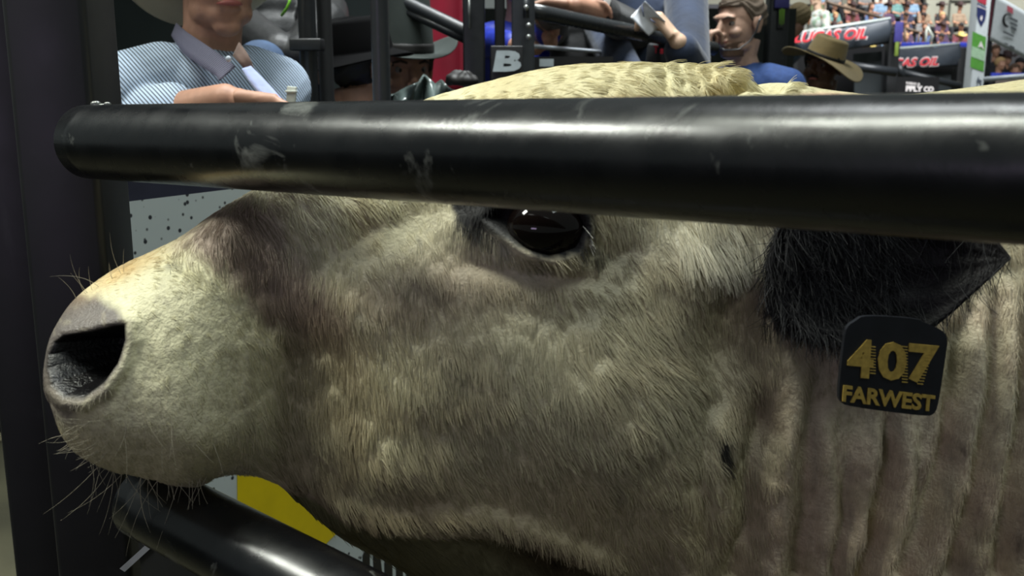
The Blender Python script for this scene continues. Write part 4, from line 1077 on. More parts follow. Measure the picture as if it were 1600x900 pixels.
# ---- 3 black hat seen from behind, 4 grey hat
M_BHAT = mat('black_felt', rgb(5, 5, 6), rough=.95, spec=.1, noise=(20, .1, 2)); M_GHAT = mat('charcoal_felt', rgb(62, 67, 65), rough=.95, spec=.1, noise=(20, .08, 2))
hC = V(562, 112, 2.6)
tC, cC, BC_, HC, bC = person('person in a black cowboy hat and blue shirt turned away towards the arena', hC, 30, fabric('blue_shirt', (30, 52, 130)), SKIN_R, hair=M_BLKH, hairkw=dict(low=-.075, front=.02, puff=.004), hs=.90, head_yaw=40, head_pitch=-6,
    arms=(None, None), vox=.005, up=.03, hat=dict(m_=M_BHAT, s=.95, brim=(.145, .155), curl=-.01, tilt=14, crown_h=.085, droop=.03, noband=True))
hD = V(630, 112, 3.1)
tD, cD, BD, HD, bD = person('person in a charcoal grey cowboy hat with face half behind the black pipe', hD, 165, fabric('grey_jacket', (60, 66, 66)), SKIN_R, hair=M_BROWH, hs=1.12, head_yaw=158, head_pitch=-3,
    arms=(None, None), vox=.004, hat=dict(m_=M_GHAT, s=1.12, brim=(.150, .175), curl=.045, crown_h=.155, tilt=-2, droop=.006))
# crumpled dark sheet in front of his shoulder
m = MB()
def crump(u, v):
    px = 606 + 118 * u; top = np.interp(px, [606, 618, 640, 655, 662, 672, 680, 690, 700, 724], [150, 146, 134, 128, 116, 124, 132, 124, 136, 150])
    py = top + (185 - top) * v; return V(px, py, 2.30 + .05 * math.sin(14 * u + 3 * v) + .02 * math.sin(31 * u))
m.sheet(crump, 48, 14, .004); cr_ = m.build('plastic_sheet', mat('grey_plastic', rgb(72, 82, 80), rough=.22, noise=(9, .2, 3))); props(cr_, 'crumpled dark grey plastic sheet below the charcoal hat with glinting edge', 'sheet')
m = MB()
for k in range(60):
    a = random.uniform(0, PI); r = random.uniform(.0, 1); m.ell(V(722 + 22 * math.cos(a) * r, 128 - 14 * math.sin(a) * r, 2.2 + random.uniform(-.02, .02)), (.012, .012, .010), None, 8, 6)
for _ in range(0): pass
tf = remeshed('wool_cap', m, M_BLKH, None, .004, 1); props(tf, 'small fuzzy black cap showing just above the bull\'s forehead', 'cap')

# ---- 5, 6 people behind the platform rail
hE = V(812, -35, 4.25)
tE, cE, BE, HE, bE = person('person in a royal blue shirt with a clenched fist below the grey rail', hE, 175, M_BLUE, SKIN_R, hair=M_BROWH, hs=1.0, vox=.005,
    arms=((V(790, 70, 3.95), V(838, 76, 3.7), (.6, 0, .3), (0, 0, 1), .5, 1, .2), (V(848, 26, 3.85), V(861, 66, 3.52), (.15, -.15, 1), (-.9, -.4, .1), 1.25, -1, .7)))
hF = V(932, -62, 3.8)
tF, cF, BF_, HF, bF = person('person in a black shirt resting bare arms on the grey rail', hF, 180, fabric('black_shirt', (22, 22, 24)), SKIN_R, hair=M_BROWH, hs=1.0, vox=.005,
    arms=((V(868, 14, 3.4), V(884, 14, 3.28), (1, .2, .25), (0, 0, -1), .5, 1, -.1), (V(945, 22, 3.35), V(900, 8, 3.2), (-1, 0, .1), (0, 0, -1), .3, -1, -.1)))
m = MB(); m.box(V(948, 4, 3.3), (.022, .03, .035), Matrix.Rotation(.3, 3, 'Y'), bev=.002); cu_ = m.build('paper_card', M_WHITE, angle=40); props(cu_, 'small white card beside the crossed arms above the rail', 'card')

# ---- 7 denim jacket with paper
M_DENIM = mat('dark_denim', rgb(31, 44, 68), rough=.85, noise=(7, .45, 5), bump=(22, 1.), sheen=.2)
hG = V(990, -140, 3.85)
tG, cG, BG, HG, bG = person('person in a dark blue denim jacket holding up a folded white paper', hG, 205, M_DENIM, SKIN_L, hair=M_BROWH, hs=1.15, bulk=1.04, vox=.005, puff=.02,
    arms=((V(960, 84, 3.65), V(985, 118, 3.5), (.6, 0, -.5), (0, 0, -1), .5, 1, 1), (V(1078, 108, 3.42), V(1060, 66, 3.28), (-.66, .02, .75), (-.6, .3, -.4), .75, -1, .72)))
ppr = MB()
def paper(u, v):
    q = [(1008, 2), (1040, 34), (985, 27), (1014, 56)]
    x = (q[0][0] * (1 - u) + q[1][0] * u) * (1 - v) + (q[2][0] * (1 - u) + q[3][0] * u) * v; y = (q[0][1] * (1 - u) + q[1][1] * u) * (1 - v) + (q[2][1] * (1 - u) + q[3][1] * u) * v
    return V(x, y, 3.17 + .03 * math.sin(PI * v) + .06 * u)
ppr.sheet(paper, 12, 12, .0015); pp = ppr.build('folded_paper', mat('paper', rgb(228, 230, 236), rough=.7)); props(pp, 'folded white sheet of paper held in front of the denim jacket', 'paper')
for a_, b_ in (((1003, 8), (1006, 26)), ((1016, 30), (1024, 36))):
    m = MB(); m.tube([V(*a_, 3.19), V(*b_, 3.19)], .002, 8); m.build('ink_mark', mat('ink', rgb(70, 80, 110), rough=.6), pp)
# red lettering on a black vest below
m = MB(); m.box(V(1032, 92, 3.46), (.10, .03, .10), Matrix.Rotation(.1, 3, 'Y'), bev=.01); vb = m.build('black_bag', mat('bag', rgb(20, 22, 26), rough=.7), angle=40); props(vb, 'black bag with red lettering under the hand that holds the paper', 'bag')
o_ = V(1021, 83, 3.42); place_text('letter', 'T', mat('red_letter', rgb(200, 30, 50), rough=.5), vb, o_, (1, 0, -.1), (0, 0, 1), .026, .016, .04, 0, .003)
o_ = V(1031, 84, 3.42); place_text('letter', 's', mat('red_letter', rgb(200, 30, 50), rough=.5), vb, o_, (1, 0, -.1), (0, 0, 1), .018, .012, .04, 0, .003)

# ---- 8 headset man
hH = V(1156, 40, 4.05)
M_CROP = mat('cropped_hair', rgb(104, 90, 76), rough=.8, noise=(260, .3, 4), bump=(300, .5))
M_BLSH = mat('blue_shirt_cloth', rgb(52, 78, 132), rough=.85, noise=(60, .18, 4), bump=(40, .4))
tH, cH, BH, HH, bH = person('bearded person with cropped hair and a headset microphone in a blue shirt', hH, 222, M_BLSH, SKIN, hair=M_CROP, hs=1.12, up=.05, head_yaw=236, head_pitch=-4, vox=.0035,
    arms=((V(1085, 140, 3.7), V(1088, 96, 3.8), (.25, .1, .75), (.5, .2, -.5), .9, 1, .9), None), hairkw=dict(low=-.012, front=.062, puff=.004))
q = lambda x, y, z: cH + HH @ Vector((x, y, z)) * 1.12
m = MB(); m.tube([q(-.092, -.018, .028), q(-.094, .002, .012), q(-.090, .012, -.022), q(-.086, .040, -.055), q(-.070, .080, -.082), q(-.040, .118, -.082), q(-.020, .128, -.072)], [.004, .004, .0035, .0028, .0025, .003, .005], 10)
hsb = m.build('headset', mat('headset_black', rgb(24, 28, 34), rough=.3), tH)
m = MB(); m.ell(q(-.018, .130, -.070), (.009, .009, .008)); m.build('microphone', mat('headset_black', rgb(24, 28, 34), rough=.3), hsb)
m = MB()      # beard: a shell over the jaw
def beard(u, v):
    a = -1.25 + 2.5 * u; x = math.sin(a); y = math.cos(a)
    return q(.0575 * x * (1.02 - .18 * v) , .022 + .070 * y * (1.02 - .10 * v) - .012 * abs(x), -.050 - .058 * v - .01 * y * (1 - v))
m.sheet(beard, 26, 8, .003); m.build('beard', mat('beard', rgb(110, 84, 66), rough=.8, noise=(200, .3, 3)), tH)

# ---- 9 brown hat
hI = V(1286, 108, 4.55)
tI, cI, BI, HI, bI = person('person with dark skin under a wide tan cowboy hat behind the bull\'s poll', hI, 215, fabric('slate_shirt', (50, 62, 80)), SKIN_D, hair=M_BLKH, hs=1.0, head_yaw=222, head_pitch=6,
    arms=(None, None), vox=.004, hat=dict(m_=fabric('tan_felt', (140, 122, 82), .08), s=1.0, brim=(.185, .215), curl=-.05, crown_h=.088, tilt=-2, droop=-.01, roll=-20))
q2 = lambda x, y, z: cI + HI @ Vector((x, y, z))
m = MB(); m.tube([q2(-.026, .094, -.046), q2(0, .104, -.041), q2(.026, .094, -.046)], [.003, .0055, .003], 8); m.build('moustache', M_BLKH, tI)

# ---- 10 back of a fair head, 11 floral shirt
hJ = V(1246, 30, 8.2)
tJ, cJ, BJ, HJ, bJ = person('person with short fair hair seen from behind left of the black banner', hJ, 335, fabric('dusty_blue_shirt', (64, 78, 96)), SKIN_R, hair=M_FAIRH, hs=1.0, head_yaw=330, lean=(-1.1, 0, 0), arms=(None, None), vox=.006, hairkw=dict(low=-.05, front=.04, puff=.012))
flo = bpy.data.materials.new('floral_cloth'); flo.use_nodes = True; nt = flo.node_tree; bs = nt.nodes['Principled BSDF']; bs.inputs['Roughness'].default_value = .8
tc = nt.nodes.new('ShaderNodeTexCoord'); vo = nt.nodes.new('ShaderNodeTexVoronoi'); vo.inputs['Scale'].default_value = 22; nt.links.new(tc.outputs['Object'], vo.inputs['Vector'])
rp = nt.nodes.new('ShaderNodeValToRGB'); rp.color_ramp.interpolation = 'CONSTANT'
for p_, c_ in ((.30, (206, 140, 96)), (.45, (196, 204, 196)), (.62, (150, 176, 150)), (.8, (214, 208, 196))):
    e_ = rp.color_ramp.elements.new(p_); e_.color = (*rgb(*c_), 1)
rp.color_ramp.elements[0].color = (*rgb(210, 210, 200), 1)
sx_ = nt.nodes.new('ShaderNodeSeparateColor'); nt.links.new(vo.outputs['Color'], sx_.inputs[0]); nt.links.new(sx_.outputs[0], rp.inputs[0]); nt.links.new(rp.outputs[0], bs.inputs['Base Color'])
hK = V(1276, -4, 14.6)
tK, cK, BK, HK, bK = person('person in a pale flowered shirt standing behind the nearer red lettered banner', hK, 250, flo, SKIN_L, hair=M_FAIRH, hs=1.0, arms=(None, None), vox=.007)
for t_ in (tE, tF, tG, tH, tI, tJ, tK): pass
# ================================================================== far side: pillar, chutes, signs, stands
M_PURPLE = mat('purple_vinyl', rgb(66, 62, 130), rough=.5); M_GREENM = mat('neon_green', rgb(120, 170, 40), rough=.5)
# pillar with navy sign and green claw mark
c = VY(1212, 60, 6.0); m = MB(); m.box((c.x, 6.0, 1.25), (.115, .12, 2.5), bev=.01); pl_ = m.build('steel_pillar', M_PIPE, angle=40); props(pl_, 'dark steel pillar with a green mark right of the headset man', 'pillar')
c = VY(1221, 27, 5.92); m = MB(); m.box((c.x, 5.92, c.z), (.042, .008, .12)); ps_ = m.build('mark_plate', M_BLKV, pl_, smooth=False)
for dx, hh in ((-.011, .085), (0, .10), (.011, .088)):
    m = MB(); m.prism([(c.x + dx - .004, 5.914, c.z + hh / 2), (c.x + dx + .004, 5.914, c.z + hh / 2), (c.x + dx + .003, 5.914, c.z - hh / 2 + .01), (c.x + dx, 5.914, c.z - hh / 2)], (0, .002, 0)); m.build('green_stroke', M_GREENM, ps_, smooth=False)
c = VY(1222, 2, 5.92); m = MB(); m.box((c.x, 5.92, c.z), (.085, .02, .075), bev=.003); m.build('navy_plate', M_PURPLE, pl_, angle=40)

M_BANV = mat('banner_black', rgb(62, 68, 76), rough=.35, noise=(4, .22, 4), bump=(3, .8))
M_LR = mat('letter_red', rgb(225, 60, 72), rough=.5); M_LW = mat('letter_white', rgb(235, 228, 226), rough=.5)
def chute(label, Y, xl, xr, ytl, ytr, ybl, ybr, words, tx0, tx1, tyb0, tyb1, th, bottom=0., spacing=1.):
    t = empty('bucking_chute', (VY((xl + xr) / 2, 100, Y).x, Y, 0), label, 'chute')
    a, b = VY(xl, ytl, Y), VY(xr, ytr, Y); a2, b2 = VY(xl, ybl, Y), VY(xr, ybr, Y)
    m = MB()
    def bf(u, v):
        top = a.lerp(b, u); bot = a2.lerp(b2, u); p = top.lerp(bot, v); return p + Vector((0, .06 * math.sin(5 * u + 2 * v) * u * v - .02 * math.sin(PI * v), -.03 * math.sin(PI * u) * (1 - v)))
    m.sheet(bf, 30, 10, .006); ban = m.build('banner', M_BANV, t)
    m = MB(); m.tube([a + Vector((0, .02, .0)), b + Vector((.0, .02, .0))], .022, 14); m.build('top_pipe', mat('pale_top_pipe', rgb(190, 198, 194), rough=.35), t)
    o = VY(tx0, tyb0, Y - .14); x = VY(tx1, tyb1, Y - .14) - o; sc = Y / FPX
    place_text('lettering_edge', words, M_LW, ban, o - Vector((.018, -.012, .018)), x, (0, 0, 1), th * sc + .036, x.length + .036, .055, .28, .006, spacing)
    place_text('lettering', words, M_LR, ban, o, x, (0, 0, 1), th * sc, x.length, .03, .28, .006, spacing)
    for px, wd in ((xr + 3, .14), (xl - 3, .12)):
        c = VY(px, 100, Y); m = MB(); m.box((c.x, Y + .05, (a.z + .02) / 2), (wd, .14, a.z + .02), bev=.01); m.build('upright', M_DARKSHEET, t, angle=40)
    return t, a, b
ch1, a1_, b1_ = chute('nearer bucking chute across the arena, black banner with red lettering behind the tan hat', 13.0, 1243, 1392, 52, 29, 90, 67, 'LUCAS OIL', 1240, 1354, 67, 60, 15)
ch2, a2_, b2_ = chute('farther bucking chute with a smaller black banner, red lettering and pale top pipe', 17.0, 1398, 1500, 76, 68, 106, 103, 'LUCAS OIL', 1372, 1466, 106, 102, 12)
def chpanel(t, pts, Y, m_, name, th=.05):
    m = MB(); m.prism([VY(x, y, Y) for x, y in pts], (0, th, 0)); return m.build(name, m_, t, smooth=False)
M_DPAN = mat('dark_slate_sheet', rgb(40, 46, 48), rough=.6, noise=(3, .2, 3))
chpanel(ch1, [(1335, 84), (1378, 80), (1378, 150), (1335, 150)], 13.2, M_DPAN, 'gate_panel')
chpanel(ch1, [(1243, 85), (1392, 70), (1392, 170), (1243, 170)], 13.5, M_BLKV, 'back_sheet')
m = MB(); m.tube([VY(1330, 103, 12.8), VY(1400, 113, 12.8)], .055, 16); m.build('cross_pipe', M_GUN, ch1)
m = MB(); m.box(VY(1404, 50, 12.9), (.10, .02, .25), bev=.004); m.build('purple_plate', M_PURPLE, ch1, angle=40)
m = MB(); m.box(VY(1401, 76, 12.9), (.045, .02, .18), bev=.004); m.build('green_plate', mat('olive_green', rgb(110, 130, 50), rough=.6), ch1, angle=40)
chpanel(ch2, [(1412, 118), (1486, 114), (1486, 150), (1412, 150)], 17.2, M_DPAN, 'gate_panel')
chpanel(ch2, [(1398, 106), (1500, 102), (1500, 170), (1398, 170)], 17.5, M_BLKV, 'back_sheet')
m = MB(); m.tube([VY(1408, 112, 15.5), VY(1500, 134, 15.5)], .05, 16); m.build('cross_pipe', M_GUN, ch2)
m = MB(); m.tube([VY(1404, 100, 15.4), VY(1412, 122, 15.4)], .05, 16); m.build('hinge_arm', M_GUN, ch2)
# supply board
c0 = VY(1408, 120, 14.5); c1 = VY(1462, 147, 14.5); m = MB(); m.box(((c0.x + c1.x) / 2, 14.55, c0.z / 2), (c1.x - c0.x + .1, .03, c0.z)); sbd = m.build('lettered_board', M_BLKV, smooth=False); props(sbd, 'black board with white lettering below the farther chute banner', 'sign')
o = VY(1415, 143, 14.5); place_text('lettering', 'PPLY', M_LW, sbd, o, VY(1441, 144, 14.5) - o, (0, 0, 1), .085, .24, .045, 0, .01)
o = VY(1443, 144, 14.5); place_text('lettering', 'CO', M_LW, sbd, o, VY(1458, 144, 14.5) - o, (0, 0, 1), .08, .14, .045, 0, .01)
o = VY(1416, 131.5, 14.5); place_text('small_lettering', 'FARM &', M_LW, sbd, o, VY(1440, 134, 14.5) - o, (0, 0, 1), .035, .20, .02, 0, .01)

# dark arena wall and rail below the stands
a = VY(1225, 100, 19); b = VY(1900, 100, 19)
m = MB(); m.box(((a.x + b.x) / 2, 22, .95), (b.x - a.x + 6, .2, 1.9)); props(m.build('wall_arena', mat('arena_boards', rgb(40, 44, 50), rough=.7), smooth=False), kind='structure')
m = MB(); m.box((a.x - 4, 26, .9), (9.5, .3, 1.8)); props(m.build('wall_side', mat('arena_boards', rgb(40, 44, 50), rough=.7), smooth=False), kind='structure')

# white post with shield and green sign
Y = 11.0; cc = VY(1530, 70, Y); pw = .185
wp = empty('sign_post', (cc.x, Y, 0), 'tall white post wrapped with a blue shield and a green square', 'sign post')
m = MB(); m.box((cc.x, Y, 1.4), (pw, pw, 2.8), bev=.008); m.build('post_wrap', M_WHITE, wp, angle=40)
def pp_(px, py, l=.0): return VY(px, py, Y - pw / 2 - .004 - l)
def ppoly(name, pts, m_, l=0., par=wp): mb = MB(); mb.prism([pp_(x, y, l) for x, y in pts], (0, .003, 0)); return mb.build(name, m_, par, smooth=False)
M_GRN = mat('leaf_green', rgb(92, 160, 66), rough=.5); M_SHB = mat('shield_blue', rgb(38, 48, 100), rough=.5); M_SHR = mat('shield_red', rgb(190, 60, 80), rough=.5)
sh_ = ppoly('shield', [(1527, 5), (1541, 11), (1541, 22), (1539, 32), (1533, 42), (1529, 34), (1526, 24)], M_SHB)
ppoly('shield_top', [(1528, -8), (1542, -6), (1541, 8), (1527, 2)], M_SHR, .002, sh_); ppoly('shield_star', [(1532, 26), (1534.5, 24), (1535.5, 28), (1533.5, 33), (1531.5, 30)], M_LW, .002, sh_)
ppoly('shield_band', [(1527, 8), (1541, 14), (1541, 15.5), (1527, 10)], M_LW, .002, sh_)
gs_ = ppoly('green_square', [(1520, 49), (1541, 58), (1537, 112), (1516, 105)], M_GRN)
ppoly('pale_middle', [(1519, 72), (1540, 80), (1538, 96), (1517, 88)], mat('pale_green', rgb(170, 204, 170), rough=.5), .002, gs_)
ppoly('white_peak', [(1528, 74), (1533, 64), (1538, 78), (1533, 73)], M_LW, .004, gs_)
ppoly('dark_mark', [(1526, 126), (1529, 119), (1530, 124), (1534, 125), (1533, 136), (1531, 136), (1531, 129), (1528, 129), (1527, 138)], mat('grey_mark', rgb(90, 98, 108), rough=.5))

# hanging white banner
Y2 = 10.0
hb = empty('hanging_banner', tuple(VY(1575, 60, Y2)), 'white banner with a black crescent mark hanging right of the white post', 'banner')
def hp(px, py, l=0.): return VY(px, py, Y2 - l)
m = MB(); C4 = [(1557, -8), (1640, 40), (1640, 110), (1547, 63)]
m.sheet(lambda u, v: hp((C4[0][0] * (1 - u) + C4[1][0] * u) * (1 - v) + (C4[3][0] * (1 - u) + C4[2][0] * u) * v, (C4[0][1] * (1 - u) + C4[1][1] * u) * (1 - v) + (C4[3][1] * (1 - u) + C4[2][1] * u) * v, .02 * math.sin(4 * u)), 20, 10, .006)
m.build('banner_cloth', M_WHITE, hb)
m = MB(); m.prism([hp(1551, -10), hp(1555, -10), hp(1547, 58), hp(1544, 56)], (0, .02, 0)); m.build('banner_edge', mat('dark_red_edge', rgb(80, 30, 44), rough=.6), hb, smooth=False)
def hpoly(name, pts, m_): mb = MB(); mb.prism([hp(x, y, .035) for x, y in pts], (0, .004, 0)); return mb.build(name, m_, hb, smooth=False)
cres = [(1574 + 8 * math.cos(t), 32 - 11 * math.sin(t)) for t in np.linspace(.7, 5.0, 16)] + [(1576 + 6 * math.cos(t), 31 - 9 * math.sin(t)) for t in np.linspace(4.6, 1.0, 14)]
hpoly('crescent_mark', cres, M_BLKV); hpoly('red_mark', [(1574, 8), (1583, 13), (1583, 22), (1574, 17)], mat('faded_red', rgb(196, 96, 110), rough=.6))
for (x0, y0, w_, h_) in ((1578, 26, 12, 4), (1579, 34, 11, 3), (1580, 41, 8, 4), (1568, 48, 16, 3), (1578, 70, 7, 4), (1570, 66, 5, 2)):
    hpoly('line_of_print', [(x0, y0), (x0 + w_, y0 + w_ * .45), (x0 + w_, y0 + w_ * .45 + h_), (x0, y0 + h_)], mat('print_grey', rgb(92, 98, 102), rough=.6))
c = VY(1547, 60, 10.4); m = MB(); m.box((c.x, 10.4, 1.5), (.035, .04, 3.0)); props(m.build('banner_pole', M_PIPE, smooth=False), 'thin dark pole between the white post and the hanging banner', 'pole')
# bright rail by the arena wall on the right
m = MB(); m.tube([VY(1538, 124, 9.0), VY(1640, 116, 9.0)], .022, 14); fr_ = m.build('front_rail', mat('white_rail', rgb(225, 232, 240), rough=.3)); props(fr_, 'white pipe rail crossing low behind the white post at right', 'rail')
m = MB(); m.box(VY(1610, 128, 9.2), (.62, .02, .10)); m.build('rail_cloth', mat('pinkish_cloth', rgb(196, 180, 172), rough=.7), fr_, smooth=False)
for px in (1541, 1630): 
    c = VY(px, 124, 9.02); m = MB(); m.box((c.x, 9.02, c.z / 2), (.03, .03, c.z - .02)); m.build('stanchion', M_PIPE, fr_, smooth=False)

# ------------------------------------------------ grandstand
M_CONC = mat('concrete', rgb(126, 128, 118), rough=.9, noise=(1.2, .12, 5)); M_STEP = mat('stand_step', rgb(58, 60, 66), rough=.9)
YB = 30.0
xa = VY(1180, 60, YB).x - 1; xb = VY(1700, 60, YB).x + 3
z_first = VY(1400, 100, YB).z; ROWH, ROWD = .36, .80
m = MB()
for r in range(9):
    xr = xb if r < 5 else VY(1446, 20, YB + 5 * ROWD + .3).x - .05
    m.box(((xa + xr) / 2, YB + r * ROWD + .4, (z_first + r * ROWH) / 2 - .35), (xr - xa, ROWD, z_first + r * ROWH - .7))
props(m.build('floor_grandstand', M_STEP, smooth=False), kind='structure')
m = MB(); m.box(((xa + xb) / 2 + 2, YB + 9 * ROWD + 1.5, 4.5), (xb - xa + 10, .3, 9)); props(m.build('wall_concourse', M_CONC, smooth=False), kind='structure')
YW = YB + 5 * ROWD + .3; wx0 = VY(1446, 20, YW).x; wx1 = xb + 5
m = MB(); m.box(((wx0 + wx1) / 2, YW + .1, 4.5), (wx1 - wx0, .2, 9)); props(m.build('wall_stair', M_CONC, smooth=False), kind='structure')
m = MB(); zz = VY(1400, 76, 28.0).z; m.box(((xa + xb) / 2, 28.6, zz / 2), (xb - xa, 2.6, zz)); props(m.build('floor_walkway', M_STEP, smooth=False), kind='structure')
dd = VY(1505, 12, YW - .04)
m = MB()
for bx in ((-.45, 0, .05, 1.2), (.45, 0, .05, 1.2), (0, .58, .95, .05)): m.box((dd.x + bx[0], dd.y, dd.z - .35 + bx[1]), (bx[2], .06, bx[3]))
props(m.build('door_1', mat('door_frame_dark', rgb(62, 66, 60), rough=.8), smooth=False), kind='structure')
# aisle hand rails
def arail(pts, m_, label, r=.03):
    m = MB(); m.tube(pts, r, 12); o = m.build('aisle_rail', m_); props(o, label, 'rail')
    for p in (pts[0], pts[-1]):
        m = MB(); m.tube([p, Vector((p.x, p.y, zz))], r * .7, 10); m.build('rail_post', m_, o)
    return o
arail([VY(1290, 2, 28.5), VY(1300, 6, 28.5), VY(1385, 30, 28.5)], mat('rusty_rail', rgb(92, 76, 62), rough=.5), 'brown handrail slanting down over the crowd above the nearer banner', .045)
arail([VY(1448, 42, 28.5), VY(1457, 56, 28.5), VY(1451, 71, 28.5)], mat('pale_rail', rgb(150, 158, 152), rough=.4), 'bent pale handrail standing before the crowd above the farther banner', .04)
arail([VY(1415, 44, 28.4), VY(1436, 51, 28.4)], mat('rusty_rail', rgb(92, 76, 62), rough=.5), 'short dark handrail beside the white hatted spectator', .04)
# blue seat fronts
for k, (x0, x1, y) in enumerate(((1408, 1452, 70), (1468, 1512, 70), (1548, 1600, 117))):
    a, b = VY(x0, y, 28.0 if k < 2 else 16), VY(x1, y, 28.0 if k < 2 else 16)
    m = MB(); m.box(((a.x + b.x) / 2, a.y, a.z), (b.x - a.x, .05, .13 if k < 2 else .06), bev=.01); o = m.build('seat_front', M_BLUE, angle=40)
    props(o, ('blue seat back row under the white hatted spectator', 'blue seat back row at the right end of the farther banner', 'blue strip of seating under the hanging banner')[k], 'seat')

# spectators
SHIRTS = [('navy', (34, 40, 66)), ('maroon', (92, 44, 54)), ('grey', (104, 106, 108)), ('sky blue', (104, 130, 156)), ('black', (26, 26, 30)), ('red', (170, 50, 62)), ('white', (168, 168, 164)), ('teal', (84, 122, 122)), ('olive', (84, 92, 66)), ('tan', (124, 108, 92)), ('purple', (62, 46, 72)), ('denim', (66, 84, 120))]
SM = [(n_, mat('cloth_' + n_.replace(' ', '_'), rgb(*c_), rough=.85)) for n_, c_ in SHIRTS]
HK = [('a black cap', rgb(24, 24, 28)), ('brown hair', rgb(78, 58, 44)), ('a white cowboy hat', rgb(230, 226, 212)), ('a dark cowboy hat', rgb(54, 38, 40)), ('fair hair', rgb(168, 138, 96)), ('a straw cowboy hat', rgb(196, 180, 112)), ('grey hair', rgb(150, 150, 148))]
HKM = [(n_, mat('top_%d' % i, c_, rough=.8)) for i, (n_, c_) in enumerate(HK)]
def spectator_proto():
    res = {}
    mb = MB(); add_head(mb, Vector((0, 0, 0)), Matrix.Identity(3), 1.); mb.tube([(0, -.02, -.05), (0, -.03, -.2)], [.055, .062], 12)
    for s in (-1, 1):
        limb(mb, [(s * .18, -.03, -.28), (s * .215, .05, -.50), (s * .10, .26, -.56)], [.045, .038, .03]); mb.ell((s * .06, .31, -.55), (.045, .055, .03))
    mb.ell((0, -.03, -.42), (.15, .09, .2))
    o = remeshed('spectator', mb, SKIN_R, None, .016, 1); res['body'] = o
    mb = MB(); mb.ell((0, -.03, -.30), (.20, .11, .09)); mb.ell((0, -.02, -.45), (.185, .13, .18)); mb.ell((0, -.02, -.62), (.18, .14, .14))
    for s in (-1, 1): limb(mb, [(s * .16, -.03, -.28), (s * .205, .03, -.46)], [.062, .052])
    res['shirt'] = remeshed('shirt', mb, SM[0][1], None, .018, 1)
    mb = MB()
    for s in (-1, 1): limb(mb, [(s * .10, -.02, -.72), (s * .13, .38, -.72), (s * .13, .40, -1.08)], [.10, .075, .055])
    res['trousers'] = remeshed('trousers', mb, M_DKPANT, None, .022, 1)
    return res
PR = spectator_proto()
t0 = bpy.data.objects.new('tmp_e', None)
def hat_proto(kind):
    d = empty('tmp', (0, 0, 0), 'x', 'x')
    if 'cowboy' in kind: h = cowboy_hat(d, Vector((0, 0, 0)), Matrix.Identity(3), HKM[0][1], 1., (.17, .20), .05, .11)
    elif 'cap' in kind:
        h = hair_cap(d, Vector((0, 0, 0)), Matrix.Identity(3), HKM[0][1], 1., .02, .03, .010); mb = MB(); mb.ell((0, .13, .045), (.06, .07, .01)); v = mb.build('peak', HKM[0][1], None)
        bm = bmesh.new(); bm.from_mesh(h.data); bm.from_mesh(v.data); bm.to_mesh(h.data); bm.free(); bpy.data.objects.remove(v)
    else: h = hair_cap(d, Vector((0, 0, 0)), Matrix.Identity(3), HKM[0][1], 1., -.06, .05, .012)
    for c_ in list(h.children): bpy.data.objects.remove(c_)
    me = h.data; bpy.data.objects.remove(h); bpy.data.objects.remove(d); me.materials.clear(); me.materials.append(None); return me
HATM = {}
for n_, _m in HKM:
    k = 'cowboy' if 'cowboy' in n_ else ('cap' if 'cap' in n_ else 'hair')
    if k not in HATM: HATM[k] = hat_proto(k)
for k in ('shirt',): PR[k].data.materials.clear(); PR[k].data.materials.append(None)
ORD = ['front', 'second', 'third', 'fourth', 'fifth', 'sixth', 'seventh', 'eighth', 'ninth']
seen = {}
rs = random.Random(11)
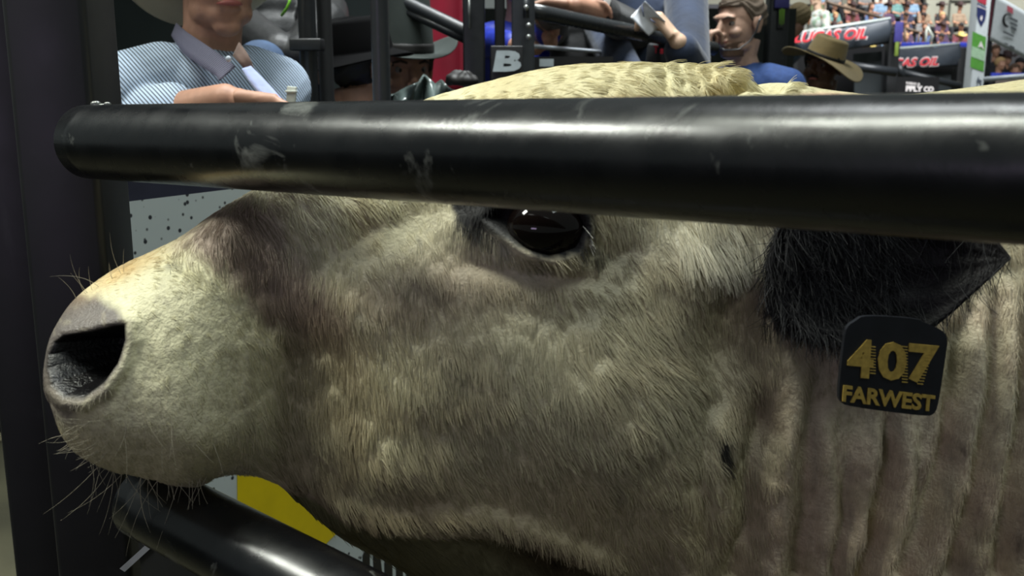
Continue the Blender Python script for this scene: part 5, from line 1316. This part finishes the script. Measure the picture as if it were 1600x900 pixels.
def add_spec(x, y, z, row, place, forced=None, s=1.):
    si, hi = forced if forced else (rs.randrange(len(SM)), rs.choice([0, 0, 1, 1, 1, 2, 3, 3, 4, 5, 6]))
    for _ in range(60):
        lab = 'spectator in a %s shirt with %s, %s' % (SM[si][0], HKM[hi][0], place)
        if lab not in seen: break
        si, hi = rs.randrange(len(SM)), rs.randrange(len(HKM))
    seen[lab] = 1
    b_ = PR['body'].copy(); COL.objects.link(b_); b_.name = 'spectator'; b_.location = (x, y, z); b_.scale = (s, s, s)
    b_.rotation_euler = (0, 0, PI + rs.uniform(-.15, .5)); props(b_, lab, 'person', 'spectators in the far stands')
    sh_ = PR['shirt'].copy(); COL.objects.link(sh_); sh_.parent = b_; sh_.material_slots[0].link = 'OBJECT'; sh_.material_slots[0].material = SM[si][1]; sh_.name = 'shirt'
    tr = PR['trousers'].copy(); COL.objects.link(tr); tr.parent = b_; tr.name = 'trousers'
    k = 'cowboy' if 'cowboy' in HKM[hi][0] else ('cap' if 'cap' in HKM[hi][0] else 'hair')
    h = bpy.data.objects.new('hair' if k == 'hair' else 'hat', HATM[k]); COL.objects.link(h); h.parent = b_
    h.material_slots[0].link = 'OBJECT'; h.material_slots[0].material = HKM[hi][1]
    return b_
for r in range(9):
    Yr = YB + r * ROWD + .35; zf = z_first + r * ROWH - .7 + .0; seat = zf + .42
    x0 = VY(1262, 40, Yr).x; x1 = VY(1600 if r < 1 else 1516, 40, Yr).x
    if r >= 3: x1 = VY(1512 if r < 5 else 1436, 40, Yr).x
    n = int((x1 - x0) / .53)
    for i in range(n):
        x = x0 + (i + rs.uniform(.46, .54)) * (x1 - x0) / n; fx = (x - x0) / (x1 - x0)
        if rs.random() < .06: continue
        hx, hy, _d = project(np.array([[x, Yr, zf + 1.15]])); sp_f = None
        for ux, uy, fc in ((1384, 28, (6, 2)), (1428, 52, (9, 2)), (1506, 58, (9, 5)), (1507, 30, (3, 0))):
            if abs(hx[0] - ux) < 9 and abs(hy[0] - uy) < 9: sp_f = fc
        place = '%s row, %s' % (ORD[r], 'left end' if fx < .25 else ('left of middle' if fx < .5 else ('right of middle' if fx < .75 else 'right end')))
        add_spec(x, Yr, zf + 1.15, r, place, sp_f)
for i, (px, py, Yq) in enumerate(((1556, 80, 20.5), (1574, 92, 20.5), (1594, 100, 20.5), (1563, 100, 19.5), (1585, 110, 19.5))):
    p = VY(px, py, Yq); add_spec(p.x, p.y, p.z, 0, ('farther back' if Yq > 20 else 'nearer') + ' under the hanging banner', ((4, 1), (4, 3), (0, 0), (4, 4), (0, 1))[i])
m = MB(); a = VY(1530, 120, 20); b = VY(1700, 120, 20); m.box(((a.x + b.x) / 2, 20.2, .06), (b.x - a.x, 2.6, .12)); props(m.build('floor_riser', M_STEP, smooth=False), kind='structure')
for k in PR: bpy.data.objects.remove(PR[k])
